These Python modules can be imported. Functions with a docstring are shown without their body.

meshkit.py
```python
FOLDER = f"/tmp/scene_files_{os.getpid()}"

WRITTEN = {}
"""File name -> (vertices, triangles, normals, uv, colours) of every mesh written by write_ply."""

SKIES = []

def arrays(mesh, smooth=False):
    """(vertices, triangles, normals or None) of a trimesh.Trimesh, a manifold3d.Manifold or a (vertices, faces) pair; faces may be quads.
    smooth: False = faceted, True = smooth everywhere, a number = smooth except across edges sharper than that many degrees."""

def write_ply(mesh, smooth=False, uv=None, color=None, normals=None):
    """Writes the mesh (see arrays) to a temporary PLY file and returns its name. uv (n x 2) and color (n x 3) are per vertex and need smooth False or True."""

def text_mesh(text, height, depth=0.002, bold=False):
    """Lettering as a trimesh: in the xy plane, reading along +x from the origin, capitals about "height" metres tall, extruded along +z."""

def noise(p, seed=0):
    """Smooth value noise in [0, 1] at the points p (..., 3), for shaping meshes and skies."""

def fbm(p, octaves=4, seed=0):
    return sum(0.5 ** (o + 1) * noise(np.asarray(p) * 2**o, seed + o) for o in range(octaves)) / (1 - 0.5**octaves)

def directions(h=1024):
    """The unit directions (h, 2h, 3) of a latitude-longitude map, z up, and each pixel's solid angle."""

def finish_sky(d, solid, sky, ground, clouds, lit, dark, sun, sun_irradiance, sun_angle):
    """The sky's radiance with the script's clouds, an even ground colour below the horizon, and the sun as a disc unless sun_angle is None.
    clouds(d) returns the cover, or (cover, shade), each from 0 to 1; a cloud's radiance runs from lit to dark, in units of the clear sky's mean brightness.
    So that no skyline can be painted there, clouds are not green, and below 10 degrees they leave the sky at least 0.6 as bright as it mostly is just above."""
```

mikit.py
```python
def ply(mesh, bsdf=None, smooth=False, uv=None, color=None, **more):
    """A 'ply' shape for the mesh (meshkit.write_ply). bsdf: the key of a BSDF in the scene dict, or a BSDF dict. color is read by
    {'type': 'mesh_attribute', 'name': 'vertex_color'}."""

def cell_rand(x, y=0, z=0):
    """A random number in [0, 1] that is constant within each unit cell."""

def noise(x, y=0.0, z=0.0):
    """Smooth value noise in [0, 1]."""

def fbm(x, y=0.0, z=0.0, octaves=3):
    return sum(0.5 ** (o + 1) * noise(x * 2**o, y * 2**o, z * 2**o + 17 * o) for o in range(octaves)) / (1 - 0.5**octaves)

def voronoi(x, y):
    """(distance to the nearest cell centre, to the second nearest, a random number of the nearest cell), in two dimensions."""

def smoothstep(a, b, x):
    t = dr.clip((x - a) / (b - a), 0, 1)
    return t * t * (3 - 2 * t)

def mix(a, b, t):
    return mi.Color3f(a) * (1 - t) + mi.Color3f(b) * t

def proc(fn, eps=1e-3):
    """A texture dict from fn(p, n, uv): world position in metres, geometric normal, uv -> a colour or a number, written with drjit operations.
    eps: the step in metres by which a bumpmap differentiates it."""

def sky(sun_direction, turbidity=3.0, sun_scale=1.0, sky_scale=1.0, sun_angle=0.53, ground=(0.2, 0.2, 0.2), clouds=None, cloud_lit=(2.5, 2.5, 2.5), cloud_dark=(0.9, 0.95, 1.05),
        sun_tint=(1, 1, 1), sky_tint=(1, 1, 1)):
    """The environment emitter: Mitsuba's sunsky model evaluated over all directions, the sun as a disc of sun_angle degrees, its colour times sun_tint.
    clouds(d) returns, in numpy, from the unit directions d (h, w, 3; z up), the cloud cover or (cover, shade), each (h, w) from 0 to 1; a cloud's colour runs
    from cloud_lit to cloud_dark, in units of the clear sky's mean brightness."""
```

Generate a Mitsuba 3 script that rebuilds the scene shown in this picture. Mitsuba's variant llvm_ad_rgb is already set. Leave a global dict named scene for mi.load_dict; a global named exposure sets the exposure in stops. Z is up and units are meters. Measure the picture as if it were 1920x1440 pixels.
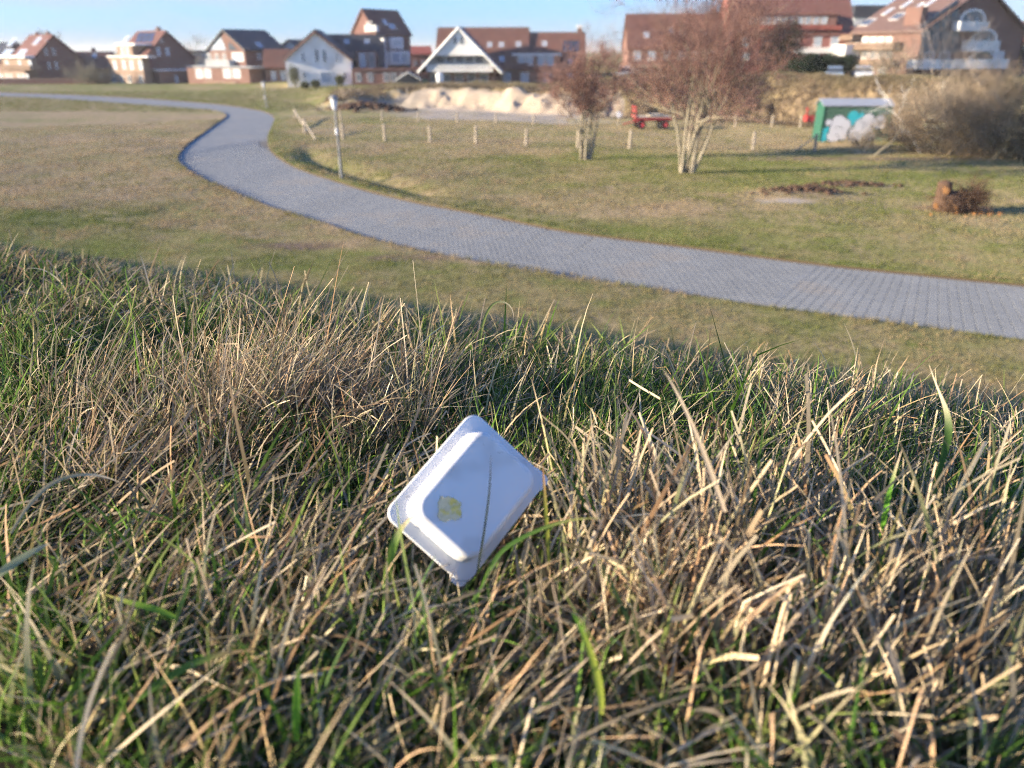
import math, random
import numpy as np, trimesh, drjit as dr, mitsuba as mi
import mikit, meshkit
from mikit import proc, ply, fbm, noise, smoothstep, mix, cell_rand
from scipy.spatial import Delaunay, cKDTree
import shapely, shapely.geometry as sg
import manifold3d as m3
T = mi.ScalarTransform4f
rng = np.random.default_rng(7)
scene, labels = {}, {}

# ---------------------------------------------------------------- camera, sky, exposure
FPX = 1400.0                                   # focal length in pixels of a 1920 x 1440 frame
PITCH = math.atan(625 / FPX)
CP, SP = math.cos(PITCH), math.sin(PITCH)
EYE = np.array([0, 0, 6.0])
scene['camera'] = dict(type='thinlens', fov=math.degrees(2 * math.atan(960 / FPX)), fov_axis='x', aperture_radius=0.0033, focus_distance=1.22,
                       near_clip=0.02, far_clip=6000.0,
                       to_world=T().look_at(origin=[0, 0, 6], target=[0, CP, 6 - SP], up=[0, 0, 1]))
SUN_EL, SUN_K = math.radians(12.4), 0.20
SUN = np.array([-math.cos(SUN_EL) * math.cos(SUN_K), -math.cos(SUN_EL) * math.sin(SUN_K), math.sin(SUN_EL)])
def clouds(d):
    el = d[..., 2]
    q = np.stack([np.arctan2(d[..., 0], d[..., 1]) * 5, el * 34, el * 0], -1)
    c = meshkit.fbm(q, 5, seed=3)
    cover = np.clip((c - 0.42) * 1.8, 0, 0.5) * np.clip(1 - el / 0.6, 0.15, 1)
    return cover, 0.0 * el
scene['sky'] = mikit.sky(SUN.tolist(), turbidity=3.0, sun_scale=1.0, sky_scale=0.60, sky_tint=(0.70, 1.02, 1.85), sun_tint=(1.00, 1.28, 2.2), clouds=clouds, cloud_lit=(1.25, 1.3, 1.35))
exposure = 3.7

# ---------------------------------------------------------------- helpers
def ray(px, py):
    """direction (per metre along the optical axis) of a point of the 1920 x 1440 photograph: used to read sizes and places off the photograph"""
    u, v = (np.asarray(px, float) - 960) / FPX, (720 - np.asarray(py, float)) / FPX
    return np.stack([u, CP + v * SP, -SP + v * CP], -1)
def gp(px, py, z=0.0):
    d = ray(px, py); t = (z - EYE[2]) / d[..., 2]
    return d[..., :2] * t[..., None]
def at(px, py, Y):
    d = ray(px, py); return EYE + d * (Y / d[1])
def atd(px, py, depth):
    return EYE + ray(px, py) * depth

counts = {}
def numbered(name):
    n = counts.get(name, -1) + 1; counts[name] = n
    return name if n == 0 else f'{name}_{n:03d}'
def thing(name, label=None, cat=None, group=None, kind=None):
    key = numbered(name)
    e = {}
    if label: e['label'] = label
    if cat: e['category'] = cat
    if group: e['group'] = group
    if kind: e['kind'] = kind
    labels[key] = e
    return key
def put(key, shape):
    scene[key] = shape
    return key
def part(parent, name, mesh, bsdf, label=None, smooth=False, **kw):
    key = numbered(parent + '__' + name)
    scene[key] = mesh if isinstance(mesh, dict) else ply(mesh, bsdf, smooth=smooth, **kw)
    if label: labels[key] = {'label': label}
    return key
def solo(name, label, cat, mesh, bsdf, group=None, kind=None, smooth=False, **kw):
    key = thing(name, label, cat, group, kind)
    scene[key] = ply(mesh, bsdf, smooth=smooth, **kw)
    return key
def cat(ms): return trimesh.util.concatenate(ms)
def box(x0, x1, y0, y1, z0, z1):
    m = trimesh.creation.box((x1 - x0, y1 - y0, z1 - z0)); m.apply_translation(((x0 + x1) / 2, (y0 + y1) / 2, (z0 + z1) / 2)); return m
def prism(poly, y0, y1):
    """polygon in x,z extruded along y"""
    p = sg.Polygon(poly)
    m = trimesh.creation.extrude_polygon(p, y1 - y0, engine='earcut')
    v = m.vertices.copy()
    m.vertices = np.stack([v[:, 0], y1 - v[:, 2], v[:, 1]], 1)
    return m
def frame(poly, hole, y0, y1):
    p = sg.Polygon(poly, [hole])
    m = trimesh.creation.extrude_polygon(p, y1 - y0, engine='earcut')
    v = m.vertices.copy(); m.vertices = np.stack([v[:, 0], y1 - v[:, 2], v[:, 1]], 1)
    return m
def rod(a, b, r0, r1=None, n=6):
    a, b = np.asarray(a, float), np.asarray(b, float); r1 = r0 if r1 is None else r1
    t = (b - a) / np.linalg.norm(b - a); x = np.cross(t, [0, 0, 1] if abs(t[2]) < .9 else [1, 0, 0]); x /= np.linalg.norm(x); y = np.cross(t, x)
    g = np.arange(n) * 2 * np.pi / n; ring = np.cos(g)[:, None] * x + np.sin(g)[:, None] * y
    v = np.vstack([a + ring * r0, b + ring * r1, [a], [b]]); i = np.arange(n); j = (i + 1) % n
    f = np.vstack([np.stack([i, j, j + n], 1), np.stack([i, j + n, i + n], 1), np.stack([j, i, i * 0 + 2 * n], 1), np.stack([i + n, j + n, i * 0 + 2 * n + 1], 1)])
    return trimesh.Trimesh(v, f, process=False)
def tubes(P, R, n=4):
    """many polylines (N,K,3) with radii (N,K) as tubes, one mesh"""
    N, K = P.shape[:2]
    t = np.gradient(P, axis=1); t /= np.linalg.norm(t, axis=2, keepdims=True) + 1e-12
    x = np.cross(t, np.where(np.abs(t[..., 2:]) < .9, [0, 0, 1.], [1., 0, 0])); x /= np.linalg.norm(x, axis=2, keepdims=True) + 1e-12
    y = np.cross(t, x); g = np.arange(n) * 2 * np.pi / n
    v = P[:, :, None] + R[:, :, None, None] * (np.cos(g)[:, None] * x[:, :, None] + np.sin(g)[:, None] * y[:, :, None])
    k, j = np.meshgrid(np.arange(K - 1), np.arange(n), indexing='ij')
    q = np.stack([k * n + j, k * n + (j + 1) % n, (k + 1) * n + (j + 1) % n, (k + 1) * n + j], -1).reshape(-1, 4)
    f = np.vstack([q[:, [0, 1, 2]], q[:, [0, 2, 3]]])
    F = (f[None] + (np.arange(N) * K * n)[:, None, None]).reshape(-1, 3)
    return v.reshape(-1, 3), F

# ---------------------------------------------------------------- materials
def lin(r, g, b): return {'type': 'rgb', 'value': [r, g, b]}
def mat(name, color, rough=0.8, spec=0.3, **kw):
    scene[name] = dict(type='twosided', bsdf=dict(type='principled', base_color=color if isinstance(color, dict) else lin(*color), roughness=rough, specular=spec, **kw))
    return name
def blade_mat(name, rough, trans, spec=0.4):
    scene[name] = dict(type='principledthin', base_color=dict(type='mesh_attribute', name='vertex_color'), roughness=rough, diff_trans=trans, spec_trans=0.0, eta=1.4)
    return name
blade_mat('m_blade', 0.40, 0.55)
mat('m_leafcol', dict(type='mesh_attribute', name='vertex_color'), 0.75, 0.2)

def ground_col(p, n, uv):
    sand, green = mi.Float(uv[0]), mi.Float(uv[1])
    a = fbm(p.x * 0.22, p.y * 0.3, 1.3, 4); b = fbm(p.x * 1.7, p.y * 1.7, 4.0, 3); c = noise(p.x * 11, p.y * 11, 2.0); e = noise(p.x * 31, p.y * 31, 9.0)
    g = dr.clip(green + (a - 0.5) * 1.7 + (b - 0.5) * 0.9, 0, 1)
    col = mix((0.275, 0.208, 0.122), (0.128, 0.143, 0.040), g)
    col = col * (0.62 + 0.5 * c + 0.3 * e)
    soil = mix((0.10, 0.070, 0.048), (0.19, 0.14, 0.10), b)
    col = mix(col, soil, smoothstep(0.25, 0.75, -sand + (b - 0.5) * 0.6))
    sd = mix((0.27, 0.235, 0.195), mix((0.37, 0.295, 0.215), (0.45, 0.37, 0.28), b), smoothstep(0.72, 0.9, sand)) * (0.85 + 0.3 * c)
    col = mix(col, sd, smoothstep(0.3, 0.7, sand + (b - 0.5) * 0.7))
    return col
scene['m_ground'] = dict(type='twosided', bsdf=dict(type='principled', base_color=proc(ground_col), roughness=0.95, specular=0.1))
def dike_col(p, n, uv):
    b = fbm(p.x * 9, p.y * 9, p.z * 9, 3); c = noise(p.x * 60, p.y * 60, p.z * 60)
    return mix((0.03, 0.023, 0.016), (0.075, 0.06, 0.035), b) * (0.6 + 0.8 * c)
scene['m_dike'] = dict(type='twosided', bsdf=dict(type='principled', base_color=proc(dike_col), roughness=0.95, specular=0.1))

# ---------------------------------------------------------------- terrain
NX, NY = 0.4200, 0.9075                        # across the dike, away from the camera
_d = np.linspace(-14, 40, 5401)
def _ss(a, b, x):
    t = np.clip((x - a) / (b - a), 0, 1); return t * t * (3 - 2 * t)
_sl = -0.03 - 0.365 * _ss(0.55, 1.95, _d) + 0.25 * (1 - _ss(-6, -3.5, _d))
_prof = np.concatenate([[0], np.cumsum((_sl[1:] + _sl[:-1]) / 2 * (_d[1] - _d[0]))]); _prof += 5.46 - np.interp(0.6, _d, _prof)
BX = np.array([-400, -60, -32, -26, -20.8, -14, -3.5, 5.1, 11.2, 18.3, 24, 30, 36, 50, 90, 400.])
BY = np.array([128, 124, 112, 100, 88.5, 90, 86, 80, 76, 73, 70, 60, 55, 51, 50, 50.])
HX = np.array([-400, -60, -40, -27, -21, -15, -8, 4, 12, 24, 60, 400.])
HZ = np.array([0.3, 0.3, 0.9, 0.9, 1.3, 1.7, 2.0, 2.2, 3.2, 3.6, 3.6, 3.6])
def blob(x, y, cx, cy, rx, ry): return np.exp(-(((x - cx) / rx) ** 2 + ((y - cy) / ry) ** 2))
DFP = None
def terrain(x, y):
    x, y = np.asarray(x, float), np.asarray(y, float)
    d = NX * x + NY * y
    a = np.interp(d, _d, _prof)
    xy = np.stack([x, y, x * 0], -1)
    nz = meshkit.fbm(xy * 0.25, 3, seed=5) - 0.5
    far = np.hypot(x, y)
    base = 0.10 + 0.22 * nz * _ss(14, 24, far) * (1 - _ss(120, 200, far))
    # upland behind the cut bank
    q = y - np.interp(x, BX, BY)
    rough = meshkit.fbm(xy * 0.45, 4, seed=9)
    rough2 = meshkit.fbm(xy * 1.3, 3, seed=14)
    edge = q + ((rough - 0.5) * 2.0 + (rough2 - 0.5) * 1.3) * _ss(-24, -18, x)
    w = np.interp(x, [-60, -28, -20, -6, 6, 14, 30], [30, 26, 4.5, 4.2, 4.4, 5, 8])
    hb = np.interp(x, HX, HZ)
    back = np.interp(y - np.interp(x, BX, BY), [0, 12, 45], [0, 0, 1]) * np.interp(x, [-30, -15, 8, 25], [0, 0.8, 1.4, 1.2])
    hb = hb * (1 + 0.12 * (meshkit.noise(xy * 0.3, seed=15) - 0.5) * _ss(-22, -16, x))
    base = base + _ss(0, 1, edge / w) ** 0.8 * (hb - back) + 0.22 * blob(x, y, 13.2, 34.4, 1.9, .55) + 0.16 * blob(x, y, 16.2, 36.5, 2.3, .5) + 0.7 * blob(x, y, -15.5, 84.0, 4.0, 1.7) + (0.10 + 0.16 * _ss(6, 10, x)) * (rough2 - 0.5) * _ss(-1, 1, q) * (1 - _ss(3, 6, q)) * _ss(-24, -18, x) + 0.5 * (rough - 0.5) * _ss(0, 3, q) * _ss(-24, -10, x) * (1 - _ss(18, 40, q))
    # sun-facing heap edge of the dug-out
    # low bank between the path and the lower lawn on its far side
    r = 0.5
    z = np.where(a > base, a, base) + np.where(np.abs(a - base) < r, (r - np.abs(a - base)) ** 2 / (4 * r), 0)
    near = (1 - _ss(3, 6, far))
    dfar = np.where(shapely.contains_xy(FAR_SIDE, x, y), DFP.query(xy[..., :2])[0], 99.0) if DFP is not None else 99.0
    z = z - 0.34 * np.exp(-((dfar - 1.9) / 0.8) ** 2) * _ss(-15, -12.5, x) * (1 - _ss(-5, -2, x)) * (y < 60) * ((DFP is not None) and True)
    z = z + near * ((meshkit.fbm(xy * 3.0, 3, seed=2) - 0.5) * 0.05 + (meshkit.noise(xy * 14, seed=4) - 0.5) * 0.015)
    return z

# the path: pairs (far side, near side) read off the photograph as points on the level ground
PP = [((1780, 523), (1790, 625)), ((1540, 498), (1447, 580)), ((1273, 463), (1173, 538)), ((1073, 437), (973, 507)), ((900, 403), (780, 470)), ((780, 381), (683, 446)),
      ((700, 362), (600, 418)), ((630, 341), (520, 394)), ((567, 320), (440, 364)), ((530, 302), (375, 334)), ((508, 283), (343, 313)), ((502, 268), (334, 298)), ((504, 252), (352, 272)), ((511, 236), (382, 250)),
      ((515, 222), (410, 230)), ((496, 210), (424, 219)), ((452, 201.5), (421, 213.5)), ((400, 195), (396, 207)), ((335, 189.5), (335, 202.5)), ((267, 185), (270, 198)), ((143, 178.5), (150, 189)), ((0, 173.5), (0, 181))]
FE, NE = np.array([gp(*a) for a, b in PP]), np.array([gp(*b) for a, b in PP])
def ext(E, q0, q1):
    return np.vstack([q0, E, q1])
FE = ext(FE, [[42.5, 6.5], [27, 14.2], [17.5, 18.6]], [[-140, 150], [-260, 170]])
NE = ext(NE, [[42, 0.8], [26.5, 8.6], [16.2, 13.4]], [[-135, 140], [-260, 158]])
def spl(E, n):
    from scipy.interpolate import PchipInterpolator
    s = np.arange(len(E)); k = np.linspace(0, len(E) - 1, n)
    return np.stack([PchipInterpolator(s, E[:, i])(k) for i in (0, 1)], 1)
FE, NE = spl(FE, 520), spl(NE, 520)
PS = np.concatenate([[0], np.cumsum(np.linalg.norm(np.diff((FE + NE) / 2, axis=0), axis=1))])
PATH = sg.Polygon(np.vstack([FE, NE[::-1]])).buffer(0)
shapely.prepare(PATH)
FAR_SIDE = sg.Polygon(np.vstack([FE[(FE[:, 0] > -17) & (FE[:, 0] < 5)], [[5, 60], [-17, 60]]])).buffer(0); shapely.prepare(FAR_SIDE)
FARP = FE[np.linalg.norm(FE, axis=1) < 70]

# ground points, dense where the picture shows them large
pts = []
def grid(x0, x1, y0, y1, s, keep=None, j=0.3):
    g = np.stack(np.meshgrid(np.arange(x0, x1, s), np.arange(y0, y1, s), indexing='ij'), -1).reshape(-1, 2)
    g = g + rng.uniform(-j, j, g.shape) * s
    if keep is not None: g = g[keep(g)]
    pts.append(g)
D = lambda g: NX * g[:, 0] + NY * g[:, 1]
grid(-4, 4, -1.5, 4.5, 0.06)
grid(-30, 30, -14, 30, 0.45, lambda g: (D(g) < 17) & ~((np.abs(g[:, 0]) < 4) & (g[:, 1] > -1.5) & (g[:, 1] < 4.5)))
grid(-45, 45, 5, 68, 0.5, lambda g: D(g) >= 17)
grid(-34, 60, 64, 96, 0.36)
grid(-150, 150, 68, 200, 2.2, lambda g: ~((g[:, 0] > -34) & (g[:, 0] < 60) & (g[:, 1] < 96)))
grid(-150, 150, -30, 68, 3.0, lambda g: (np.abs(g[:, 0]) > 45) | (g[:, 1] < -10))
grid(-400, 400, -200, 700, 25, lambda g: (np.abs(g[:, 0]) > 150) | (g[:, 1] < -30) | (g[:, 1] > 200))
ring = np.stack([np.cos(np.arange(24) * np.pi / 12), np.sin(np.arange(24) * np.pi / 12)], 1) * 3500
pts.append(ring)
P = np.vstack(pts)
d2 = cKDTree(np.vstack([FE, NE])).query(P)[0]
P = P[d2 > 0.30]
P = np.vstack([P, FE, NE])
tri = Delaunay(P).simplices
cen = P[tri].mean(1)
tri = tri[~shapely.contains_xy(PATH, cen[:, 0], cen[:, 1])]
cr = np.cross(P[tri[:, 1]] - P[tri[:, 0]], P[tri[:, 2]] - P[tri[:, 0]])
tri = np.where(cr[:, None] < 0, tri[:, ::-1], tri)
DFP = cKDTree(FARP)
PZ = terrain(P[:, 0], P[:, 1])
nE = len(FE)
PZ[-2 * nE:] = np.minimum(PZ[-2 * nE:], 0.14) * 0 + np.interp(np.r_[PS, PS], [0, 60, 80], [0.075, 0.075, 0.09])
V3 = np.column_stack([P, PZ])
# what grows where: u = bare sand (+) or bare soil (-), v = how green
DF, DN = cKDTree(FE), cKDTree(NE)
def zones(x, y):
    xy = np.stack([x, y], -1); df, dn = DF.query(xy)[0], DN.query(xy)[0]
    d = NX * x + NY * y
    q = y - np.interp(x, BX, BY)
    far_side = df < dn
    green = np.where(far_side, 0.46, 0.17) + 0.35 * np.exp(-np.minimum(df, dn) / 1.6) * far_side
    green = green + 0.45 * blob(x, y, 8, 43, 12, 5) + 0.25 * blob(x, y, 20, 38, 12, 6) - 0.30 * blob(x, y, 2, 33, 7, 3.5) - 0.25 * blob(x, y, -4, 43, 6, 4) - 0.2 * _ss(47, 52, y) * (1 - _ss(70, 74, y)) * (x > -20)
    green = np.where(~far_side & (d < 19.5), 0.62, green) + 0.3 * blob(x, y, -16, 29, 6, 2)
    green = np.where(q > 0, np.where(x < -18, 0.62, np.interp(q, [0, 6, 14, 40], [0.0, 0.1, 0.5, 0.75])), green)
    sand = np.zeros_like(x)
    xs = x + 1.5 * (meshkit.noise(np.stack([x, y, x * 0], -1) * 0.4, seed=8) - 0.5)
    lo = np.interp(x, [-24, -20, -8, 5, 11, 20], [-7, -8, -15, -12, -8, -5])
    strip = _ss(0, 2.5, q - lo) * (1 - _ss(3.0, 4.2, q)) * _ss(-26, -21, xs) * (1 - _ss(24, 30, xs))
    sand = np.maximum(sand, strip * np.interp(x, [-22, -14, -8, 4, 7, 12, 24], [0.45, 0.5, 1.0, 1.0, 0.62, 0.50, 0.3]) * np.interp(q, [-2.2, -0.6], [0.62, 1.0]))
    
    sand = np.maximum(sand, 0.70 * blob(x, y, 11.8, 32.3, 1.9, 0.8))
    soil = np.zeros_like(x)
    soil = np.maximum(soil, 1.2 * blob(x, y, -15.5, 84.5, 4.2, 2.3))
    soil = np.maximum(soil, 1.05 * blob(x, y, 13.2, 34.3, 2.0, 0.7) + 0.9 * blob(x, y, 16.2, 36.5, 2.5, 0.6))
    soil = np.maximum(soil, 0.95 * blob(x, y, 23, 46.2, 11, 0.9) + 0.6 * blob(x, y, 16, 42.5, 9, 0.5))
    soil = np.maximum(soil, 0.85 * blob(x, y, -7.2, 24.6, 2.6, 0.75) + 0.75 * blob(x, y, -3.2, 22.8, 2.6, 0.55))
    soil = np.maximum(soil, 0.6 * blob(x, y, -28, 41, 5, 0.8) + 0.5 * blob(x, y, -24, 52, 6, 1.2))
    soil = np.maximum(soil, 0.9 * blob(x, y, 18.2, 31.0, 2.2, 1.2))
    soil = np.maximum(soil, 0.52 * _ss(6, 11, x) * _ss(-2, 0, q) * (1 - _ss(5, 9, q)))
    return np.where(sand > soil, sand, -soil), np.clip(green, 0, 1)
zu, zv = zones(P[:, 0], P[:, 1])
UV = np.column_stack([np.round(zu, 4) + 1e-4 * np.clip(P[:, 0], -200, 200), np.round(zv, 4) + 1e-4 * np.clip(P[:, 1], -200, 200)])
cd_ = D(P[tri].mean(1)); cx_, cy_ = P[tri].mean(1).T
def submesh(sel):
    t = tri[sel]; k, inv = np.unique(t, return_inverse=True)
    return trimesh.Trimesh(V3[k], inv.reshape(-1, 3), process=False), UV[k]
qq = cy_ - np.interp(cx_, BX, BY)
is_dike = (cd_ < 15.2) & (np.abs(cx_) < 60) & (np.abs(cy_) < 60)
is_bank = ~is_dike & (qq > -1.5) & (qq < 4) & (cx_ > -22) & (cx_ < 34)
for nm, sel, mt in (('dike', is_dike, 'm_dike'), ('sand_bank', is_bank, 'm_ground'), ('meadow', ~is_dike & ~is_bank, 'm_ground')):
    m, uv = submesh(sel)
    if nm == 'dike':
        # only the crest round the camera is bare thatch; the far slope is meadow
        f = m.faces; dd = D(m.vertices[f].mean(1)[:, :2]) ; r = np.hypot(*m.vertices[f].mean(1)[:, :2].T)
        nearf = r < 4.5
        def cut(s):
            k, inv = np.unique(f[s], return_inverse=True); return trimesh.Trimesh(m.vertices[k], inv.reshape(-1, 3), process=False), uv[k]
        a, ua = cut(nearf); b, ub = cut(~nearf)
        scene['dike'] = ply(a, 'm_dike', smooth=True, uv=ua); labels['dike'] = {'kind': 'structure'}
        scene['dike_slope'] = ply(b, 'm_ground', smooth=True, uv=ub); labels['dike_slope'] = {'kind': 'structure'}
    else:
        scene[nm] = ply(m, mt, smooth=True, uv=uv); labels[nm] = {'kind': 'structure'}

# path bed and pavers
def path_pt(s, t):
    """s metres along, t metres from the near side"""
    k = np.interp(s, PS, np.arange(nE)); i = np.clip(k.astype(int), 0, nE - 2); f = (k - i)[..., None]
    a = NE[i] * (1 - f) + NE[i + 1] * f; b = FE[i] * (1 - f) + FE[i + 1] * f
    w = np.linalg.norm(b - a, axis=-1, keepdims=True)
    return a + (b - a) * t[..., None] / w, w[..., 0]
def paver_col(p, n, uv):
    u, v = mi.Float(uv[0]), mi.Float(uv[1])
    big = fbm(p.x * 0.6, p.y * 0.6, 3.0, 4); c = noise(p.x * 26, p.y * 26, 1.0); stone = noise(p.x * 3.7, p.y * 3.7, 7.0)
    col = mix((0.185, 0.192, 0.19), (0.24, 0.247, 0.242), dr.clip(0.55 * c + 0.6 * stone, 0, 1))
    dirt = smoothstep(0.60, 0.74, big)
    return mix(col, (0.26, 0.215, 0.16), 0.28 * dirt) * (0.86 + 0.22 * big)
mat('m_paver', proc(paver_col), 0.75, 0.25)
def bed_col(p, n, uv):
    u, v = mi.Float(uv[0]), mi.Float(uv[1])
    row = dr.floor(v / 0.1); fu = u / 0.2 + 0.5 * (row - 2 * dr.floor(row / 2)); fu = fu - dr.floor(fu); fv = v / 0.1 - row
    joint = dr.maximum(smoothstep(0.90, 0.97, dr.abs(2 * fu - 1)), smoothstep(0.80, 0.95, dr.abs(2 * fv - 1)))
    far = smoothstep(24, 46, p.y)
    r = cell_rand(dr.floor(u / 0.2 + 0.5 * row), row)
    return paver_col(p, n, uv) * (0.92 + 0.16 * r * (1 - far)) * (1 - 0.5 * joint * (1 - far) + 0.04 * far)
mat('m_bed', proc(bed_col), 0.8, 0.25)
mat('m_joint', (0.15, 0.14, 0.125), 0.9, 0.1)
ROW = 0.25
s0, s1 = np.interp(np.argmin(np.abs(NE - gp(1910, 640)).sum(1)), np.arange(nE), PS) - 7, np.interp(np.argmin(np.abs(NE - gp(1447, 580)).sum(1)), np.arange(nE), PS)
W = np.linalg.norm(FE - NE, axis=1)
s2 = s1 + 46.0
bv, bf, buv = [], [], []
for i in range(nE):
    for t in (0.0, 1.0):
        p = NE[i] * (1 - t) + FE[i] * t + (FE[i] - NE[i]) / W[i] * (0.06 if t else -0.06)
        paved = _ss(s2 - 1.8, s2 - 1.6, PS[i])
        bv.append([p[0], p[1], -0.02 + 0.016 * paved]); buv.append([PS[i], t * W[i]])
bv, buv = np.array(bv), np.array(buv)
bf = []
for i in range(nE - 1):
    bf += [[2 * i, 2 * i + 2, 2 * i + 3], [2 * i, 2 * i + 3, 2 * i + 1]]
bf = np.array(bf); nrm = np.cross(bv[bf[:, 1]] - bv[bf[:, 0]], bv[bf[:, 2]] - bv[bf[:, 0]])
if nrm[:, 2].mean() < 0: bf = bf[:, ::-1]
pa = PS[bf // 2].mean(1) < s2 - 2.2
for nm, sel, mt in (('path__bed', pa, 'm_joint'), ('path', ~pa, 'm_bed')):
    k, inv = np.unique(bf[sel], return_inverse=True)
    scene[nm] = ply(trimesh.Trimesh(bv[k], inv.reshape(-1, 3), process=False), mt, smooth=True, uv=buv[k])
labels['path'] = {'kind': 'structure'}
# edging: the cut turf edge shows as soil
def ribbon(E, zt, zb):
    n = len(E); v = np.vstack([np.column_stack([E, zt]), np.column_stack([E, np.full(n, zb)])]); i = np.arange(n - 1)
    return trimesh.Trimesh(v, np.vstack([np.stack([i, i + 1, i + 1 + n], 1), np.stack([i, i + 1 + n, i + n], 1)]), process=False)
mat('m_soil', (0.09, 0.068, 0.045), 0.95, 0.05)
scene['meadow__turf_edge'] = ply(ribbon(FE, PZ[-2 * nE:-nE], -0.1), 'm_soil'); scene['meadow__turf_edge_001'] = ply(ribbon(NE, PZ[-nE:], -0.1), 'm_soil')
pav = []
for r, s in enumerate(np.arange(s0, s1, ROW)):
    w = path_pt(np.array(s + ROW / 2), np.array(0.))[1]; nr = int(round(w / ROW)); cw = w / nr
    off = 0.5 * (r % 2)
    for c in range(-1, nr):
        t0, t1 = max((c + off) * cw, 0) , min((c + 1 + off) * cw, w)
        if t1 - t0 < 0.05: continue
        pav.append((s, s + ROW, t0, t1))
C2 = 0.2
for c in range(40):                       # beyond the seam the courses run along the path
    for r, s in enumerate(np.arange(s1, s2, 0.24)):
        a = s + (0.12 if c % 2 else 0.0)
        w = float(np.interp(a, PS, W)); nc = int(round(w / C2)) or 1
        if c >= nc: continue
        a0, a1 = max(a, s1), min(a + 0.24, s2)
        if a1 - a0 > 0.05: pav.append((a0, a1, c * w / nc, (c + 1) * w / nc))
pav = np.array(pav)
g = 0.005; ch = 0.012
def paver_mesh(rows):
    n = len(rows); z = rng.uniform(-0.002, 0.002, n)
    def ringpts(ins, zz):
        a, b, c, d = rows[:, 0] + ins, rows[:, 1] - ins, rows[:, 2] + ins, rows[:, 3] - ins
        return np.stack([np.column_stack([path_pt(s, t)[0], zz]) for s, t in ((a, c), (b, c), (b, d), (a, d))], 1)
    v = np.concatenate([ringpts(g + ch, z), ringpts(g, z - 0.008), ringpts(g, z * 0 - 0.03)], 1)
    f = [[0, 1, 2], [0, 2, 3]]
    for k in (0, 4):
        for i in range(4):
            j = (i + 1) % 4; f += [[k + i, k + 4 + i, k + 4 + j], [k + i, k + 4 + j, k + j]]
    f = np.array(f)
    return v, f
pv, pf = paver_mesh(pav)
e = np.cross(pv[0, 1] - pv[0, 0], pv[0, 2] - pv[0, 0])
if e[2] < 0: pf = pf[:, ::-1]
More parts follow.
